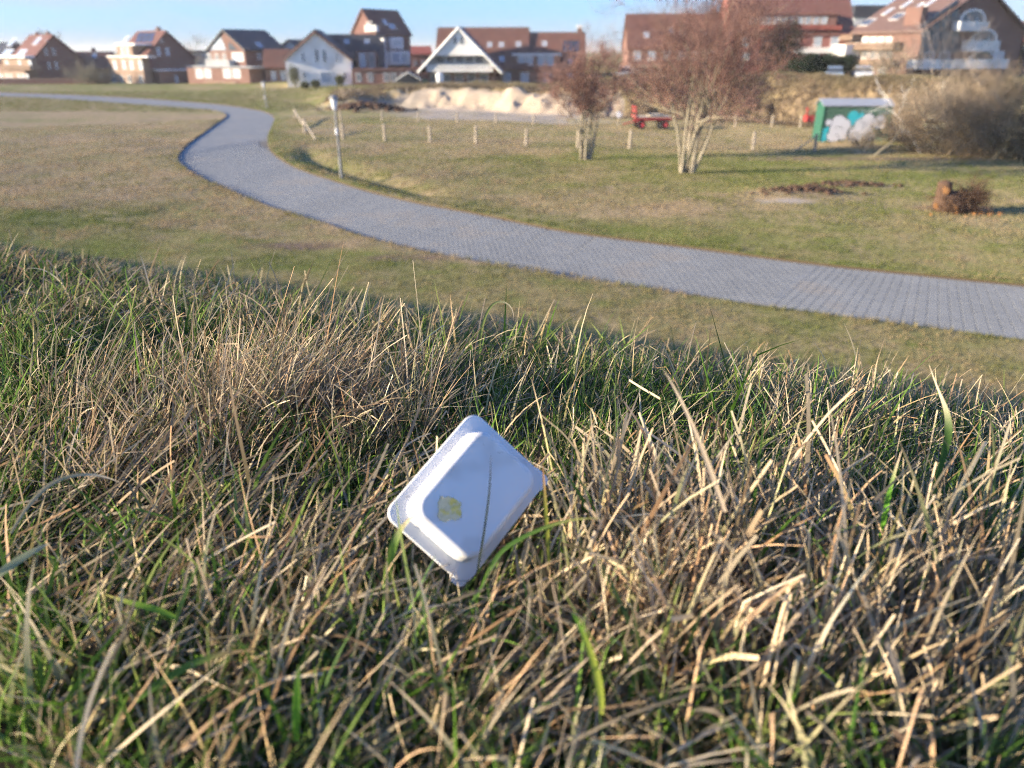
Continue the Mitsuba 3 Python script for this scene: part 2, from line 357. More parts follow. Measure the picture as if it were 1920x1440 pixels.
cpix = pv[:, :4].mean(1)
dist = np.linalg.norm(cpix - EYE, axis=1)
vis = (np.abs(cpix[:, 0] / (cpix[:, 1] * CP + 6 * SP)) < 0.70)
order = np.argsort(dist + 1000 * ~vis)
for k in order[:300]:
    part('path', 'paver', trimesh.Trimesh(pv[k], pf, process=False), 'm_paver')
rest = order[300:]
F_ = (pf[None] + (np.arange(len(rest)) * 12)[:, None, None]).reshape(-1, 3)
scene['path__paver_field'] = ply(trimesh.Trimesh(pv[rest].reshape(-1, 3), F_, process=False), 'm_paver'); labels['path__paver_field'] = {'kind': 'stuff'}

# ---------------------------------------------------------------- dish
def unit(a): return np.asarray(a, float) / np.linalg.norm(a)
RIGHT, UP, BACK = np.array([1., 0, 0]), np.array([0, SP, CP]), np.array([0, -CP, SP])   # image right, image up, towards the camera
dc = atd(880, 930, 0.764)
e1 = unit(162 * RIGHT + 190 * UP - 108 * BACK)
nn = unit(np.cross(e1, 142 * RIGHT - 138 * UP - 18 * BACK))
if nn @ BACK < 0: nn = -nn
e2 = unit(np.cross(nn, e1)); e2 = e2 if e2 @ RIGHT > 0 else -e2
A_, B_ = 0.143, 0.110                      # rim
def rrect(a, b, r, n=7, ox=0, oy=0):
    q = []
    for cx, cy, s in ((a / 2 - r, b / 2 - r, 0), (-a / 2 + r, b / 2 - r, 1), (-a / 2 + r, -b / 2 + r, 2), (a / 2 - r, -b / 2 + r, 3)):
        for k in range(n):
            an = (s + k / (n - 1)) * np.pi / 2; q.append((cx + r * np.cos(an) + ox, cy + r * np.sin(an) + oy))
    return np.array(q)
def shell(rings):
    """rings: list of (pts2d, height); closed into one skin ending in a fan"""
    v, f = [], []
    n = len(rings[0][0])
    for q, h in rings: v.append(np.column_stack([q, np.full(n, h) if np.isscalar(h) else h]))
    V = np.vstack(v); i = np.arange(n); j = (i + 1) % n
    for k in range(len(rings) - 1):
        f += [np.stack([k * n + i, k * n + j, (k + 1) * n + j], 1), np.stack([k * n + i, (k + 1) * n + j, (k + 1) * n + i], 1)]
    V = np.vstack([V, [V[-n:].mean(0)]]); L = len(V) - 1
    f.append(np.stack([(len(rings) - 1) * n + i, (len(rings) - 1) * n + j, i * 0 + L], 1))
    return V, np.vstack(f)
hgt = 0.029
Ai, Bi = A_ - 0.036, B_ - 0.033
rr = []
rr.append((rrect(A_, B_, 0.013), -0.0035))       # turned-down lip
rr.append((rrect(A_, B_, 0.013), -0.0006))
rr.append((rrect(A_ - 0.002, B_ - 0.002, 0.0125), 0.0002))
rr.append((rrect(A_ - 0.010, B_ - 0.010, 0.0115), 0.0002))
rr.append((rrect(Ai + 0.0115, Bi + 0.0115, 0.017), 0.0004))
for k in range(7):                                # rounded root, wall, rounded shoulder
    t = k / 6
    rr.append((rrect(Ai + 0.010 - 0.004 * t, Bi + 0.010 - 0.004 * t, 0.0175), 0.0012 + (hgt - 0.007) * t))
for k in range(1, 8):
    an = k / 7 * np.pi / 2; rad = 0.0062
    ins = rad * (1 - np.cos(an)); rr.append((rrect(Ai + 0.006 - 2 * ins, Bi + 0.006 - 2 * ins, 0.0172 - ins * 0.7), hgt - 0.006 + rad * np.sin(an)))
for t in (0.9, 0.75, 0.55, 0.3):
    rr.append((rrect((Ai - 0.0045) * t, (Bi - 0.0045) * t, 0.0125 * t), hgt - 0.0004 * (1 - t) - 0.0006))
V, Fc = shell(rr)
# soft dents
V[:, 2] += (meshkit.fbm(V * 24, 2, seed=1) - 0.5) * 0.0010 * (V[:, 2] > 0.015)
Rm = np.stack([e1, e2, nn], 1)
if np.linalg.det(Rm) < 0: Fc = Fc[:, ::-1]
DW = V @ Rm.T + dc
def dish_col(p, n, uv):
    a = fbm(p.x * 45, p.y * 45, p.z * 45, 2); b = noise(p.x * 700, p.y * 700, p.z * 700); s = noise(p.x * 210, p.y * 210, p.z * 210)
    col = mix((0.70, 0.70, 0.69), (0.61, 0.60, 0.58), smoothstep(0.5, 0.85, a))
    return mix(col, (0.30, 0.24, 0.17), smoothstep(0.86, 0.97, s) * smoothstep(0.5, 0.66, a) * 0.5)
scene['m_dish'] = dict(type='twosided', bsdf=dict(type='principled', base_color=proc(dish_col), roughness=0.6, specular=0.25))
lk = thing('plastic_tray', 'empty white plastic food tray lying upside down in the grass', 'tray')
scene[lk] = ply(trimesh.Trimesh(DW, Fc, process=False), 'm_dish', smooth=20)
# yellowed scrap of a peeled label with a torn edge
def dish_surface(a, b):
    return dc + e1 * a + e2 * b + nn * (hgt - 0.0002)
zp = np.array([(540, 705), (562, 716), (590, 708), (622, 722), (655, 738), (676, 750), (668, 782), (680, 812), (664, 846), (630, 860), (600, 852), (566, 868), (528, 856), (512, 826), (522, 786), (518, 744)], float)
zp = np.vstack([zp, zp[:1]]); k_ = np.linspace(0, 16, 64, endpoint=False); ix = k_.astype(int); outl = zp[ix] + (zp[ix + 1] - zp[ix]) * (k_ - ix)[:, None]
outl = outl + rng.normal(0, 2.2, outl.shape); outl = (outl - [592, 785]) / 3.43 / 1905 * [1, -1]
La, Lb = outl @ np.array([.649, .761]), outl @ np.array([.717, -.697])
la, lb = -0.0305, -0.0125
RR = np.array([0.12, 0.35, 0.6, 0.85, 1.0])
sv = [[la, lb, 0.0006]]
for r_ in RR:
    for q0, q1 in zip(La, Lb): sv.append([la + q0 * r_, lb + q1 * r_, 0.0006 + 0.0009 * r_ ** 3 * float(meshkit.noise(np.array([q0 * 160, q1 * 160, r_]), seed=2))])
sv = np.array(sv); n40 = 64; sf = [[0, 1 + i, 1 + (i + 1) % n40] for i in range(n40)]
for k in range(len(RR) - 1):
    for i in range(n40):
        a, b, c, d = 1 + k * n40 + i, 1 + k * n40 + (i + 1) % n40, 1 + (k + 1) * n40 + (i + 1) % n40, 1 + (k + 1) * n40 + i
        sf += [[a, d, c], [a, c, b]]
def scrap_col(p, n, uv):
    a = fbm(p.x * 160, p.y * 160, p.z * 160, 4); b = noise(p.x * 420, p.y * 420, p.z * 420)
    return mix((0.80, 0.64, 0.36), (0.80, 0.60, 0.14), smoothstep(0.40, 0.58, a)) * (0.85 + 0.3 * b)
mat('m_scrap', proc(scrap_col), 0.55, 0.3)
shell_h = hgt
part(lk, 'label_scrap', trimesh.Trimesh((dc + nn * (shell_h - 0.0004)) + sv @ Rm.T, np.array(sf), process=False), 'm_scrap', 'torn yellowish remnant of a peeled label', smooth=True)
# peel tabs on two corners, and the milled pull strip on the near edge
tab = [(rrect(0.030, 0.022, 0.009, ox=-A_ / 2 + 0.004, oy=B_ / 2 - 0.006), 0.0)]
def plate(q, h0, h1):
    m = trimesh.creation.extrude_polygon(sg.Polygon(q), h1 - h0, engine='earcut'); v = m.vertices.copy(); v[:, 2] += h0
    m.vertices = v @ Rm.T + dc
    return m
part(lk, 'pull_tab', plate(rrect(0.020, 0.024, 0.007, ox=A_ / 2 - 0.0085, oy=B_ / 2 - 0.010), -0.0022, -0.0008), 'm_dish')
part(lk, 'pull_tab', plate(rrect(0.026, 0.018, 0.007, ox=-A_ / 2 + 0.0085, oy=B_ / 2 - 0.011), -0.0024, -0.0009), 'm_dish')
beads = []
for k in range(11):
    c = dc + e1 * (-A_ / 2 + 0.0005) + e2 * (B_ / 2 - 0.048 + 0.0036 * k) + nn * 0.0002
    s = trimesh.creation.icosphere(1, 0.0013); s.apply_translation(c); beads.append(s)
scene[lk + '__milled_edge'] = ply(cat(beads), 'm_dish', smooth=True)
def in_dish(p):
    """True for points inside the tray, and for most of what would stand before its face"""
    q = (p - dc) @ Rm
    body = (np.abs(q[..., 0]) < A_ / 2 + 0.004) & (np.abs(q[..., 1]) < B_ / 2 + 0.004) & (q[..., 2] > -0.03) & (q[..., 2] < 0.034)
    r = q - (q[..., 2:] * np.array([-0.10, -0.05, 0]))
    return body
def before_dish(p):
    v = EYE - p; q = (p - dc) @ Rm; w = (v) @ Rm
    k = -(q[..., 2] - 0.01) / w[..., 2]
    h = q + w * k[..., None]
    return (q[..., 2] > 0.0) & (np.abs(h[..., 0]) < A_ / 2 - 0.006) & (np.abs(h[..., 1]) < B_ / 2 - 0.006)

# ---------------------------------------------------------------- near grass
def blades(base, az, L, w, th0, th1, c0, c1, seg=5, kt=None, ka=None, dry=None, twist=None, wob=0.12):
    N = len(base)
    t = np.linspace(0, 1, seg + 1)
    if kt is None: kt, ka = np.full(N, 2.0), np.zeros(N)
    dry = np.zeros(N) if dry is None else dry
    twist = rng.normal(0, 0.7, N) if twist is None else twist
    pos = np.array(base, float); out, nor = [pos.copy()], []
    azd = az.copy(); sides = []
    for i in range(seg + 1):
        th = th0 + (th1 - th0) * t[i] ** 1.3 + ka * (t[i] > kt)
        a = az + wob * np.sin(3 * t[i] + az * 7)
        dirv = np.stack([np.sin(th) * np.cos(a), np.sin(th) * np.sin(a), np.cos(th)], 1)
        s = np.stack([-np.sin(a), np.cos(a), a * 0], 1); u = np.cross(dirv, s); tw = twist * t[i] + twist * 0.6
        sides.append(s * np.cos(tw)[:, None] + u * np.sin(tw)[:, None])
        if i < seg:
            pos = pos + dirv * (L / seg)[:, None]; out.append(pos.copy())
    X = np.stack(out, 1); Sd = np.stack(sides, 1)
    prof = np.where(dry[:, None] > 0.5, np.clip(1.15 - 0.55 * t, 0.25, 1)[None], ((1 - t ** 2.2) * 0.95 + 0.05)[None] * np.clip(0.6 + 2 * t, 0, 1)[None])
    hw = 0.5 * w[:, None] * prof
    v = np.stack([X - Sd * hw[..., None], X + Sd * hw[..., None]], 2)
    col = c0[:, None] * (1 - t[None, :, None]) + c1[:, None] * t[None, :, None]
    col = np.repeat(col[:, :, None], 2, 2)
    i = np.arange(seg)
    f = np.vstack([np.stack([2 * i, 2 * i + 1, 2 * i + 3], 1), np.stack([2 * i, 2 * i + 3, 2 * i + 2], 1)])
    return X, v, col, f
def pack(v, col, f):
    N, K = v.shape[0], v.shape[1] * 2
    F = (f[None] + (np.arange(N) * K)[:, None, None]).reshape(-1, 3)
    return v.reshape(-1, 3), F, np.clip(col.reshape(-1, 3), 0.005, 0.9)
STRAW = np.array([[.44, .34, .22], [.50, .41, .28], [.37, .28, .18], [.32, .26, .19], [.42, .36, .27], [.30, .20, .12], [.55, .47, .33]])
GREEN = np.array([[.085, .15, .03], [.11, .19, .04], [.06, .115, .028], [.15, .22, .06], [.075, .12, .045], [.19, .23, .07]])
def pick(P_, n, j=0.15):
    return P_[rng.integers(0, len(P_), n)] * (1 + rng.normal(0, j, (n, 1)))
def scatter(n, dens):
    """n points of the crest, by the density function, as (x, y)"""
    got = []
    have = 0
    while have < n:
        # even in the picture rather than on the ground, then weighed by area
        r = 0.30 * (9.0 / 0.30) ** rng.random(6 * n); a = rng.uniform(-0.74, 0.74, 6 * n)
        x, y = r * np.sin(a), r * np.cos(a)
        d = NX * x + NY * y
        k = dens(x, y) * (r ** 2) / np.maximum(r, 0.6) ** 2.0 * (d < 5.5)
        p = rng.random(6 * n) < k
        got.append(np.stack([x[p], y[p]], 1)); have += p.sum()
    return np.vstack(got)[:n]
def gz(xy): return terrain(xy[:, 0], xy[:, 1])
def nz2(xy, s, seed): return meshkit.noise(np.column_stack([xy * s, np.zeros(len(xy))]), seed=seed)
def B2(x, y, px, py, rx, ry):
    c = gp(px, py, 5.46); return np.exp(-(((x - c[0]) / rx) ** 2 + ((y - c[1]) / ry) ** 2))
def f_dry(x, y):
    """where the tall dry grass stands"""
    return np.clip(0.02 + 1.0 * B2(x, y, 470, 760, .20, .22) + 0.65 * B2(x, y, 640, 740, .22, .16) + 1.1 * B2(x, y, 1420, 1180, .16, .17) + 1.0 * B2(x, y, 1750, 1260, .16, .15) + 0.8 * B2(x, y, 1180, 1130, .10, .12)
        + 0.55 * B2(x, y, 1430, 690, .25, .15) + 0.5 * B2(x, y, 1800, 720, .25, .18) + 0.45 * B2(x, y, 100, 900, .2, .15) + 0.35 * B2(x, y, 560, 560, .5, .3), 0, 1.2)
def f_grn(x, y):
    return np.clip(0.70 + 0.6 * B2(x, y, 1150, 720, .45, .30) + 0.5 * B2(x, y, 1700, 880, .25, .22) + 0.3 * B2(x, y, 150, 640, .6, .4) - 0.25 * B2(x, y, 300, 950, .25, .2) - 0.2 * B2(x, y, 480, 1250, .3, .2) - 0.4 * B2(x, y, 1450, 1250, .2, .15), 0.2, 1.2)
dry_v, grn_v = [], []
def emit(base, keepfn=None, thin=0.96, which=None, **kw):
    X, v, col, f = blades(base, **kw)
    bad = in_dish(X).any(1) | (before_dish(X).any(1) & (rng.random(len(X)) < thin))
    ok = ~bad
    which.append(pack(v[ok], col[ok], f))
def azim(xy, spread, seed=11, base=0.5):
    """swirled lie of the grass: mostly to the right and away"""
    return base + 2.6 * (nz2(xy, 2.6, seed) - 0.5) + rng.normal(0, spread, len(xy))
FAR = lambda xy: np.clip(np.hypot(xy[:, 0], xy[:, 1]) / 1.3, 0.85, 2.6)
# thatch: fine grey-tan straw lying close to the ground
STRAW = np.array([[.64, .51, .36], [.72, .60, .44], [.56, .44, .31], [.46, .38, .30], [.62, .53, .41], [.40, .26, .16], [.76, .66, .50], [.60, .42, .28]]) * [1.02, .98, .88]
GREEN = np.array([[.10, .20, .03], [.14, .24, .05], [.07, .14, .03], [.19, .28, .07], [.09, .15, .055], [.24, .29, .085]])
GREY = np.array([[.23, .195, .14], [.17, .14, .10], [.31, .27, .20], [.14, .10, .065]])
n = 19000
xy = scatter(n, lambda x, y: 0.75 * np.where(np.hypot(x, y) < .85, .35, 1)); r = FAR(xy)
th0 = rng.normal(1.25, 0.25, n); th1 = th0 + rng.normal(0.3, 0.35, n)
c = np.where(rng.random((n, 1)) < .8, pick(GREY, n), pick(STRAW, n) * .8)
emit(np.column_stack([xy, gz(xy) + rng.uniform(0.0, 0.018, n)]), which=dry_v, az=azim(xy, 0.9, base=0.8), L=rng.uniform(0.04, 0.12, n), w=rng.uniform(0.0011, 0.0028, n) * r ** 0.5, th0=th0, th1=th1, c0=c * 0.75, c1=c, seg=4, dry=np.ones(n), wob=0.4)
# low green
n = 30000
xy = scatter(n, lambda x, y: f_grn(x, y) ** 1.3 * np.where(np.hypot(x, y) < .85, .6, 1)); r = FAR(xy)
th0 = np.abs(rng.normal(0.35, 0.3, n)); th1 = th0 + np.abs(rng.normal(0.6, 0.45, n))
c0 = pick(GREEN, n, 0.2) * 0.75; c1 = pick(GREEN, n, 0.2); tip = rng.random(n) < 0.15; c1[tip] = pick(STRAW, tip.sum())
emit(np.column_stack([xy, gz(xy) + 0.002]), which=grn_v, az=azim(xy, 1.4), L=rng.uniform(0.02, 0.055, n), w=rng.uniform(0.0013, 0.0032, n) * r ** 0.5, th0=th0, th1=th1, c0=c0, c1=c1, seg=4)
def clumps(nc, dens, per, rad, kind, hgt_, wid, lean, spread, stub=0.0, kinkp=0.15, greenbase=0.25, gtip=0.3, seg=6):
    cxy = scatter(nc, dens)
    rr_ = np.hypot(cxy[:, 0], cxy[:, 1])
    k = np.maximum(6, (per * rng.uniform(.45, 1.5, nc) / np.clip(rr_ / 1.4, 1, 2.2)).astype(int))
    src = np.repeat(np.arange(nc), k); N = len(src)
    off = rng.normal(0, 1, (N, 2)) * (rad * rng.uniform(.6, 1.5, nc) * np.clip(rr_ / 1.2, .8, 2))[src][:, None]
    xy = cxy[src] + off
    ch = rng.uniform(.65, 1.35, nc)[src]; caz = (lean[0] + rng.normal(0, lean[1], nc))[src]; cl = np.abs(rng.normal(lean[2], lean[2] * .6, nc))[src]
    # each blade leans outward from its clump and with its clump
    dx = np.cos(caz) * cl + off[:, 0] / rad * .16 + rng.normal(0, spread, N); dy = np.sin(caz) * cl + off[:, 1] / rad * .16 + rng.normal(0, spread, N)
    az = np.arctan2(dy, dx); th0 = np.clip(np.hypot(dx, dy), 0, 1.3); th1 = th0 + np.abs(rng.normal(.45, .35, N))
    L = rng.uniform(*hgt_, N) * ch; L *= np.where(rng.random(N) < .12, 1.35, 1)
    w = rng.uniform(*wid, N) * FAR(xy) ** .4 * np.where(np.hypot(xy[:, 0], xy[:, 1]) < .85, 1.3, 1)
    if kind == 'dry':
        tone = (rng.random(nc) < .25)[src][:, None]
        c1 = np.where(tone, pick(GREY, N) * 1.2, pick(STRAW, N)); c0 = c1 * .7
        gb = rng.random(N) < greenbase; c0[gb] = pick(GREEN, gb.sum()) * 1.1
    else:
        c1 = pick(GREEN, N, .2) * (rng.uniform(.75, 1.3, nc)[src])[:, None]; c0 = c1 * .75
        tp = rng.random(N) < gtip; c1[tp] = pick(STRAW, tp.sum())
    kk = rng.random(N) < kinkp
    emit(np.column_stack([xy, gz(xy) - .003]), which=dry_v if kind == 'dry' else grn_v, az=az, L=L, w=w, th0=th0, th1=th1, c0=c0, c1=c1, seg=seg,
         kt=np.where(kk, rng.uniform(.35, .8, N), 2), ka=np.where(kk, rng.uniform(.6, 1.9, N), 0), dry=(rng.random(N) < stub).astype(float))
# green tufts everywhere, thickest in the middle and on the right
clumps(2100, lambda x, y: f_grn(x, y) ** 1.2, 24, .020, 'green', (.035, .085), (.0018, .0042), (0.4, 1.2, .22), .28)
clumps(420, lambda x, y: f_grn(x, y) ** 2, 9, .015, 'green', (.075, .14), (.0026, .0055), (0.5, 1.0, .25), .25, gtip=.45)
# dry tufts
clumps(330, lambda x, y: f_dry(x, y) * np.where(np.hypot(x, y) < .8, .6, 1), 22, .020, 'dry', (.05, .13), (.0013, .0031), (0.5, .7, .30), .25, stub=.5)
clumps(200, lambda x, y: .10 + .3 * f_dry(x, y), 12, .024, 'dry', (.035, .09), (.0015, .0036), (0.6, 1.1, .45), .35, stub=.6)
# the long dry tuft left of the tray, blown over to the right
clumps(26, lambda x, y: np.clip(B2(x, y, 470, 770, .12, .12) + .7 * B2(x, y, 330, 800, .10, .1) + .4 * B2(x, y, 650, 750, .15, .1), 0, 1), 48, .026, 'dry', (.09, .19), (.0014, .0030), (0.15, .35, .40), .20, stub=.3, kinkp=.06)
# thick mown stalks close to the camera on the right
clumps(120, lambda x, y: np.clip(1.1 * B2(x, y, 1450, 1180, .16, .14) + B2(x, y, 1780, 1250, .14, .14) + .8 * B2(x, y, 1180, 1150, .08, .10) + 0.6 * B2(x, y, 1300, 1000, .12, .08), 0, 1), 15, .022, 'dry', (.06, .155), (.0030, .0056), (1.2, 1.6, .15), .26, stub=.25, kinkp=.12, greenbase=.45)
clumps(110, lambda x, y: np.clip(B2(x, y, 1450, 1200, .2, .16) + B2(x, y, 1050, 1250, .15, .12), 0, 1), 10, .018, 'green', (.045, .11), (.0022, .0046), (1.0, 1.5, .22), .28, gtip=.45)
# long stems lying up to the right at the lower left
n = 1000
xy = scatter(n, lambda x, y: np.clip(B2(x, y, 350, 1150, .22, .20) + .8 * B2(x, y, 120, 950, .2, .2) + .5 * B2(x, y, 800, 1300, .2, .12), 0, 1))
th0 = rng.uniform(.75, 1.35, n); th1 = th0 + rng.normal(.35, .3, n); c = np.where(rng.random((n, 1)) < .55, pick(GREY, n), pick(STRAW, n) * .85)
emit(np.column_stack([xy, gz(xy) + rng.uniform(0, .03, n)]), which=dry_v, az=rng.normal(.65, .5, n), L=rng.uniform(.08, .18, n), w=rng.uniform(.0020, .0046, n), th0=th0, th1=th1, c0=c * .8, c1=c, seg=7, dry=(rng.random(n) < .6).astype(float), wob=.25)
clumps(170, lambda x, y: np.clip(B2(x, y, 330, 1150, .22, .18) + .7 * B2(x, y, 700, 1300, .2, .1), 0, 1), 9, .016, 'green', (.05, .11), (.0026, .0052), (0.8, 1.3, .25), .28, gtip=.4)
# single tall blades that stand out of the sward
n = 420
xy = scatter(n, lambda x, y: .6); th0 = np.abs(rng.normal(.15, .15, n)); th1 = th0 + np.abs(rng.normal(.5, .5, n)); kk = rng.random(n) < .3
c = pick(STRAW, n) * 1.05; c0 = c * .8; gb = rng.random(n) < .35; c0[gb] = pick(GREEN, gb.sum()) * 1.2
emit(np.column_stack([xy, gz(xy)]), which=dry_v, az=rng.normal(.5, 1.4, n), L=rng.uniform(.10, .17, n), w=rng.uniform(.0018, .0038, n), th0=th0, th1=th1, c0=c0, c1=c, seg=8, kt=np.where(kk, rng.uniform(.5, .85, n), 2), ka=np.where(kk, rng.uniform(.8, 2, n), 0), dry=(rng.random(n) < .3).astype(float))
def stuff(name, label, cat_, packs, bsdf):
    at_ = np.cumsum([0] + [len(p[0]) for p in packs])
    v = np.vstack([p[0] for p in packs]); f = np.vstack([p[1] + a for p, a in zip(packs, at_)]); c = np.vstack([p[2] for p in packs])
    key = thing(name, label, cat_, kind='stuff'); scene[key] = ply(trimesh.Trimesh(v, f, process=False), bsdf, smooth=True, color=c)
    return key
stuff('dry_grass', 'straw coloured dead grass matted and standing on the dike crest', 'grass', dry_v, 'm_blade')
stuff('green_grass', 'short green grass blades growing through the straw on the crest', 'grass', grn_v, 'm_blade')
print('near grass triangles', sum(len(p[1]) for p in dry_v + grn_v))

# ---------------------------------------------------------------- buildings
def brickmat(name, c1, c2, mortar):
    def f(p, n, uv):
        h = p.x * 0.8 + p.y * 0.6; row = dr.floor(p.z / 0.08); k = h / 0.26 + 0.5 * (row - 2 * dr.floor(row / 2)); r = cell_rand(dr.floor(k), row, 3)
        a = fbm(p.x * 0.5, p.y * 0.5, p.z * 0.7, 3)
        col = mix(c1, c2, dr.clip(0.6 * r + 0.6 * a - 0.1, 0, 1))
        jt = dr.maximum(smoothstep(0.80, 0.95, dr.abs(2 * (p.z / 0.08 - row) - 1)), smoothstep(0.9, 0.98, dr.abs(2 * (k - dr.floor(k)) - 1)))
        return mix(col, mortar, 0.55 * jt) * (0.85 + 0.3 * a)
    return mat(name, proc(f), 0.85, 0.2)
def roofmat(name, c1, c2, rough=0.7):
    def f(p, n, uv):
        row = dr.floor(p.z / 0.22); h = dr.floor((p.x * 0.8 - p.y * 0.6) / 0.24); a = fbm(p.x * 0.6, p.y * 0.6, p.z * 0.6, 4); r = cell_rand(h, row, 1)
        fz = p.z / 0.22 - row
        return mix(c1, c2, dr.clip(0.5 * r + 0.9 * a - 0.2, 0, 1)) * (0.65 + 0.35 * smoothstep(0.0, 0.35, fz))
    return mat(name, proc(f), rough, 0.3)
def plastermat(name, c):
    def f(p, n, uv):
        a = fbm(p.x * 0.9, p.y * 0.9, p.z * 0.5, 4); b = noise(p.x * 9, p.y * 9, p.z * 9)
        return mix(c, (c[0] * .8, c[1] * .78, c[2] * .74), smoothstep(0.45, 0.8, a)) * (0.95 + 0.08 * b)
    return mat(name, proc(f), 0.8, 0.2)
brickmat('m_brick', (0.185, 0.098, 0.078), (0.14, 0.075, 0.062), (0.25, 0.215, 0.19))
brickmat('m_brick_dark', (0.20, 0.095, 0.075), (0.15, 0.075, 0.065), (0.26, 0.22, 0.20))
brickmat('m_brick_red', (0.24, 0.085, 0.07), (0.19, 0.068, 0.058), (0.36, 0.28, 0.24))
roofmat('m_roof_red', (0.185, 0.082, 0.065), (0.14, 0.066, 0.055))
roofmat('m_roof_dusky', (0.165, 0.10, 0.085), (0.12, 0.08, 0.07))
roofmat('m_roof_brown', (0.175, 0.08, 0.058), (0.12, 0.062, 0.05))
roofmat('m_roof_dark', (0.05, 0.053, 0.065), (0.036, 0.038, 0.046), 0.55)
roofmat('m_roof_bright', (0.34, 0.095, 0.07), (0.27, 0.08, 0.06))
plastermat('m_white', (0.78, 0.78, 0.76)); plastermat('m_cream', (0.25, 0.175, 0.13)); plastermat('m_grey', (0.42, 0.44, 0.45))
mat('m_frame', (0.75, 0.75, 0.73), 0.5, 0.4); mat('m_pane', (0.045, 0.06, 0.085), 0.10, 0.45); mat('m_pane_light', (0.30, 0.36, 0.43), 0.15, 0.6)
mat('m_dark', (0.05, 0.05, 0.055), 0.6, 0.3); mat('m_solar', (0.03, 0.045, 0.085), 0.12, 0.8); mat('m_barge', (0.55, 0.54, 0.50), 0.6, 0.3)

class House:
    """x: along the ridge, y: across, z: up; ref_local stands at ref_world (x, y, z); yaw in degrees"""
    def __init__(s, name, label, yaw, ref_local, ref_world, cat_='house', group=None):
        s.key = thing(name, label, cat_, group)
        a = math.radians(yaw); s.R = np.array([[math.cos(a), -math.sin(a), 0], [math.sin(a), math.cos(a), 0], [0, 0, 1]])
        rl = np.array([ref_local[0], ref_local[1], 0.]); s.o = np.asarray(ref_world, float) - s.R @ rl
    def add(s, name, mesh, m, parent=None, label=None):
        mesh = mesh.copy(); mesh.vertices = mesh.vertices @ s.R.T + s.o
        return part(parent or s.key, name, mesh, m, label)
    def face(s, o, u, n):
        return (np.array([*o, 0.]), np.array([*u, 0.]), np.array([*n, 0.]))
    def front(s, y=0.0): return s.face((0, y), (1, 0), (0, -1))
    def right(s, x): return s.face((x, 0), (0, 1), (1, 0))
    def left(s, W, x=0): return s.face((x, W), (0, -1), (-1, 0))
    def hit(s, face, px, py, out=0.0):
        o, u, n = face
        O = s.R @ (o + n * out) + s.o; N_ = s.R @ n; d = ray(px, py)
        p = EYE + d * (((O - EYE) @ N_) / (d @ N_)); q = (p - O) @ s.R
        return q @ u, q[2]
    def gable(s, L, W, e, r, wall, roof, base=-0.6, ov=0.35, x0=0.0, y0=0.0, th=0.22, hip=None):
        e, r = e * .92, r * .92 - .25       # heights read along the tilted picture plane, and the roof's own thickness
        pts_ = [(0, base), (W, base), (W, e), (W / 2, r), (0, e)]
        g = prism(pts_, 0, L); v = g.vertices.copy(); g.vertices = np.stack([v[:, 1] + x0, v[:, 0] + y0, v[:, 2]], 1); g.invert() if g.volume < 0 else None
        s.add('wall', g, wall)
        k = (r - e) / (W / 2); t = th * math.sqrt(1 + k * k)
        ms = []
        for sg_ in (1, -1):
            poly = [(-ov, e - ov * k + .04), (W / 2 - .002, r + .04 - .002 * k), (W / 2 - .002, r + .04 + t), (-ov, e - ov * k + .04 + t)]
            if sg_ < 0: poly = [(W - a, b) for a, b in poly]
            m = prism(poly, -ov, L + ov); v = m.vertices.copy(); m.vertices = np.stack([v[:, 1] + x0, v[:, 0] + y0, v[:, 2]], 1); ms.append(m)
        rk = s.add('roof', cat(ms), roof)
        s.roofkey, s.k, s.e, s.r, s.W, s.L, s.t = rk, k, e, r, W, L, t
        return rk
    def block(s, name, face, u0, u1, z0, z1, out, m, back=0.05, parent=None):
        o, u, n = face
        c = [o + u * a + n * b for a in (u0, u1) for b in (-back, out)]
        c = np.array(c); lo, hi = c.min(0), c.max(0)
        return s.add(name, box(lo[0], hi[0], lo[1], hi[1], z0, z1), m, parent)
    def blockpx(s, name, face, x0, y0, x1, y1, out, m, back=0.05, parent=None, down=None):
        u0, z1 = s.hit(face, x0, y0, out); u1, z0 = s.hit(face, x1, y1, out)
        if down is not None: z0 = down
        return s.block(name, face, min(u0, u1), max(u0, u1), z0, z1, out, m, back, parent)
    def win(s, face, u, z, w, h, out=0.0, m='m_pane', fm='m_frame', b=0.10, bars=1, name='window', parent=None, tilt=None):
        """frame proud of the wall with a pane set back in it; u, z: the middle"""
        o, uu, n = face
        zz = np.array([0, 0, 1.]) if tilt is None else tilt; nn_ = n if tilt is None else np.cross(uu, zz)
        if tilt is not None and nn_[2] < 0: nn_ = -nn_
        C = (o + n * out + uu * u + np.array([0, 0, z])) if tilt is None else (o + uu * u + tilt * z)
        def bx(a0, a1, b0, b1, c0, c1):
            m_ = box(a0, a1, b0, b1, c0, c1); v = m_.vertices.copy()
            m_.vertices = C + v[:, :1] * uu + v[:, 1:2] * zz + v[:, 2:] * nn_; 
            if m_.volume < 0: m_.invert()
            return m_
        ms = [bx(-w / 2, w / 2, h / 2 - b, h / 2, -.02, .06), bx(-w / 2, w / 2, -h / 2, -h / 2 + b, -.02, .08), bx(-w / 2, -w / 2 + b, -h / 2 + b, h / 2 - b, -.02, .06), bx(w / 2 - b, w / 2, -h / 2 + b, h / 2 - b, -.02, .06)]
        for i in range(bars):
            c = -w / 2 + w * (i + 1) / (bars + 1); ms.append(bx(c - b * .3, c + b * .3, -h / 2 + b, h / 2 - b, -.02, .05))
        k = s.add(name, cat(ms), fm, parent)
        if parent is None or parent.count('__') < 2:
            s.add('pane', bx(-w / 2 + b * .9, w / 2 - b * .9, -h / 2 + b * .9, h / 2 - b * .9, -.02, .025), m, k)
        return k
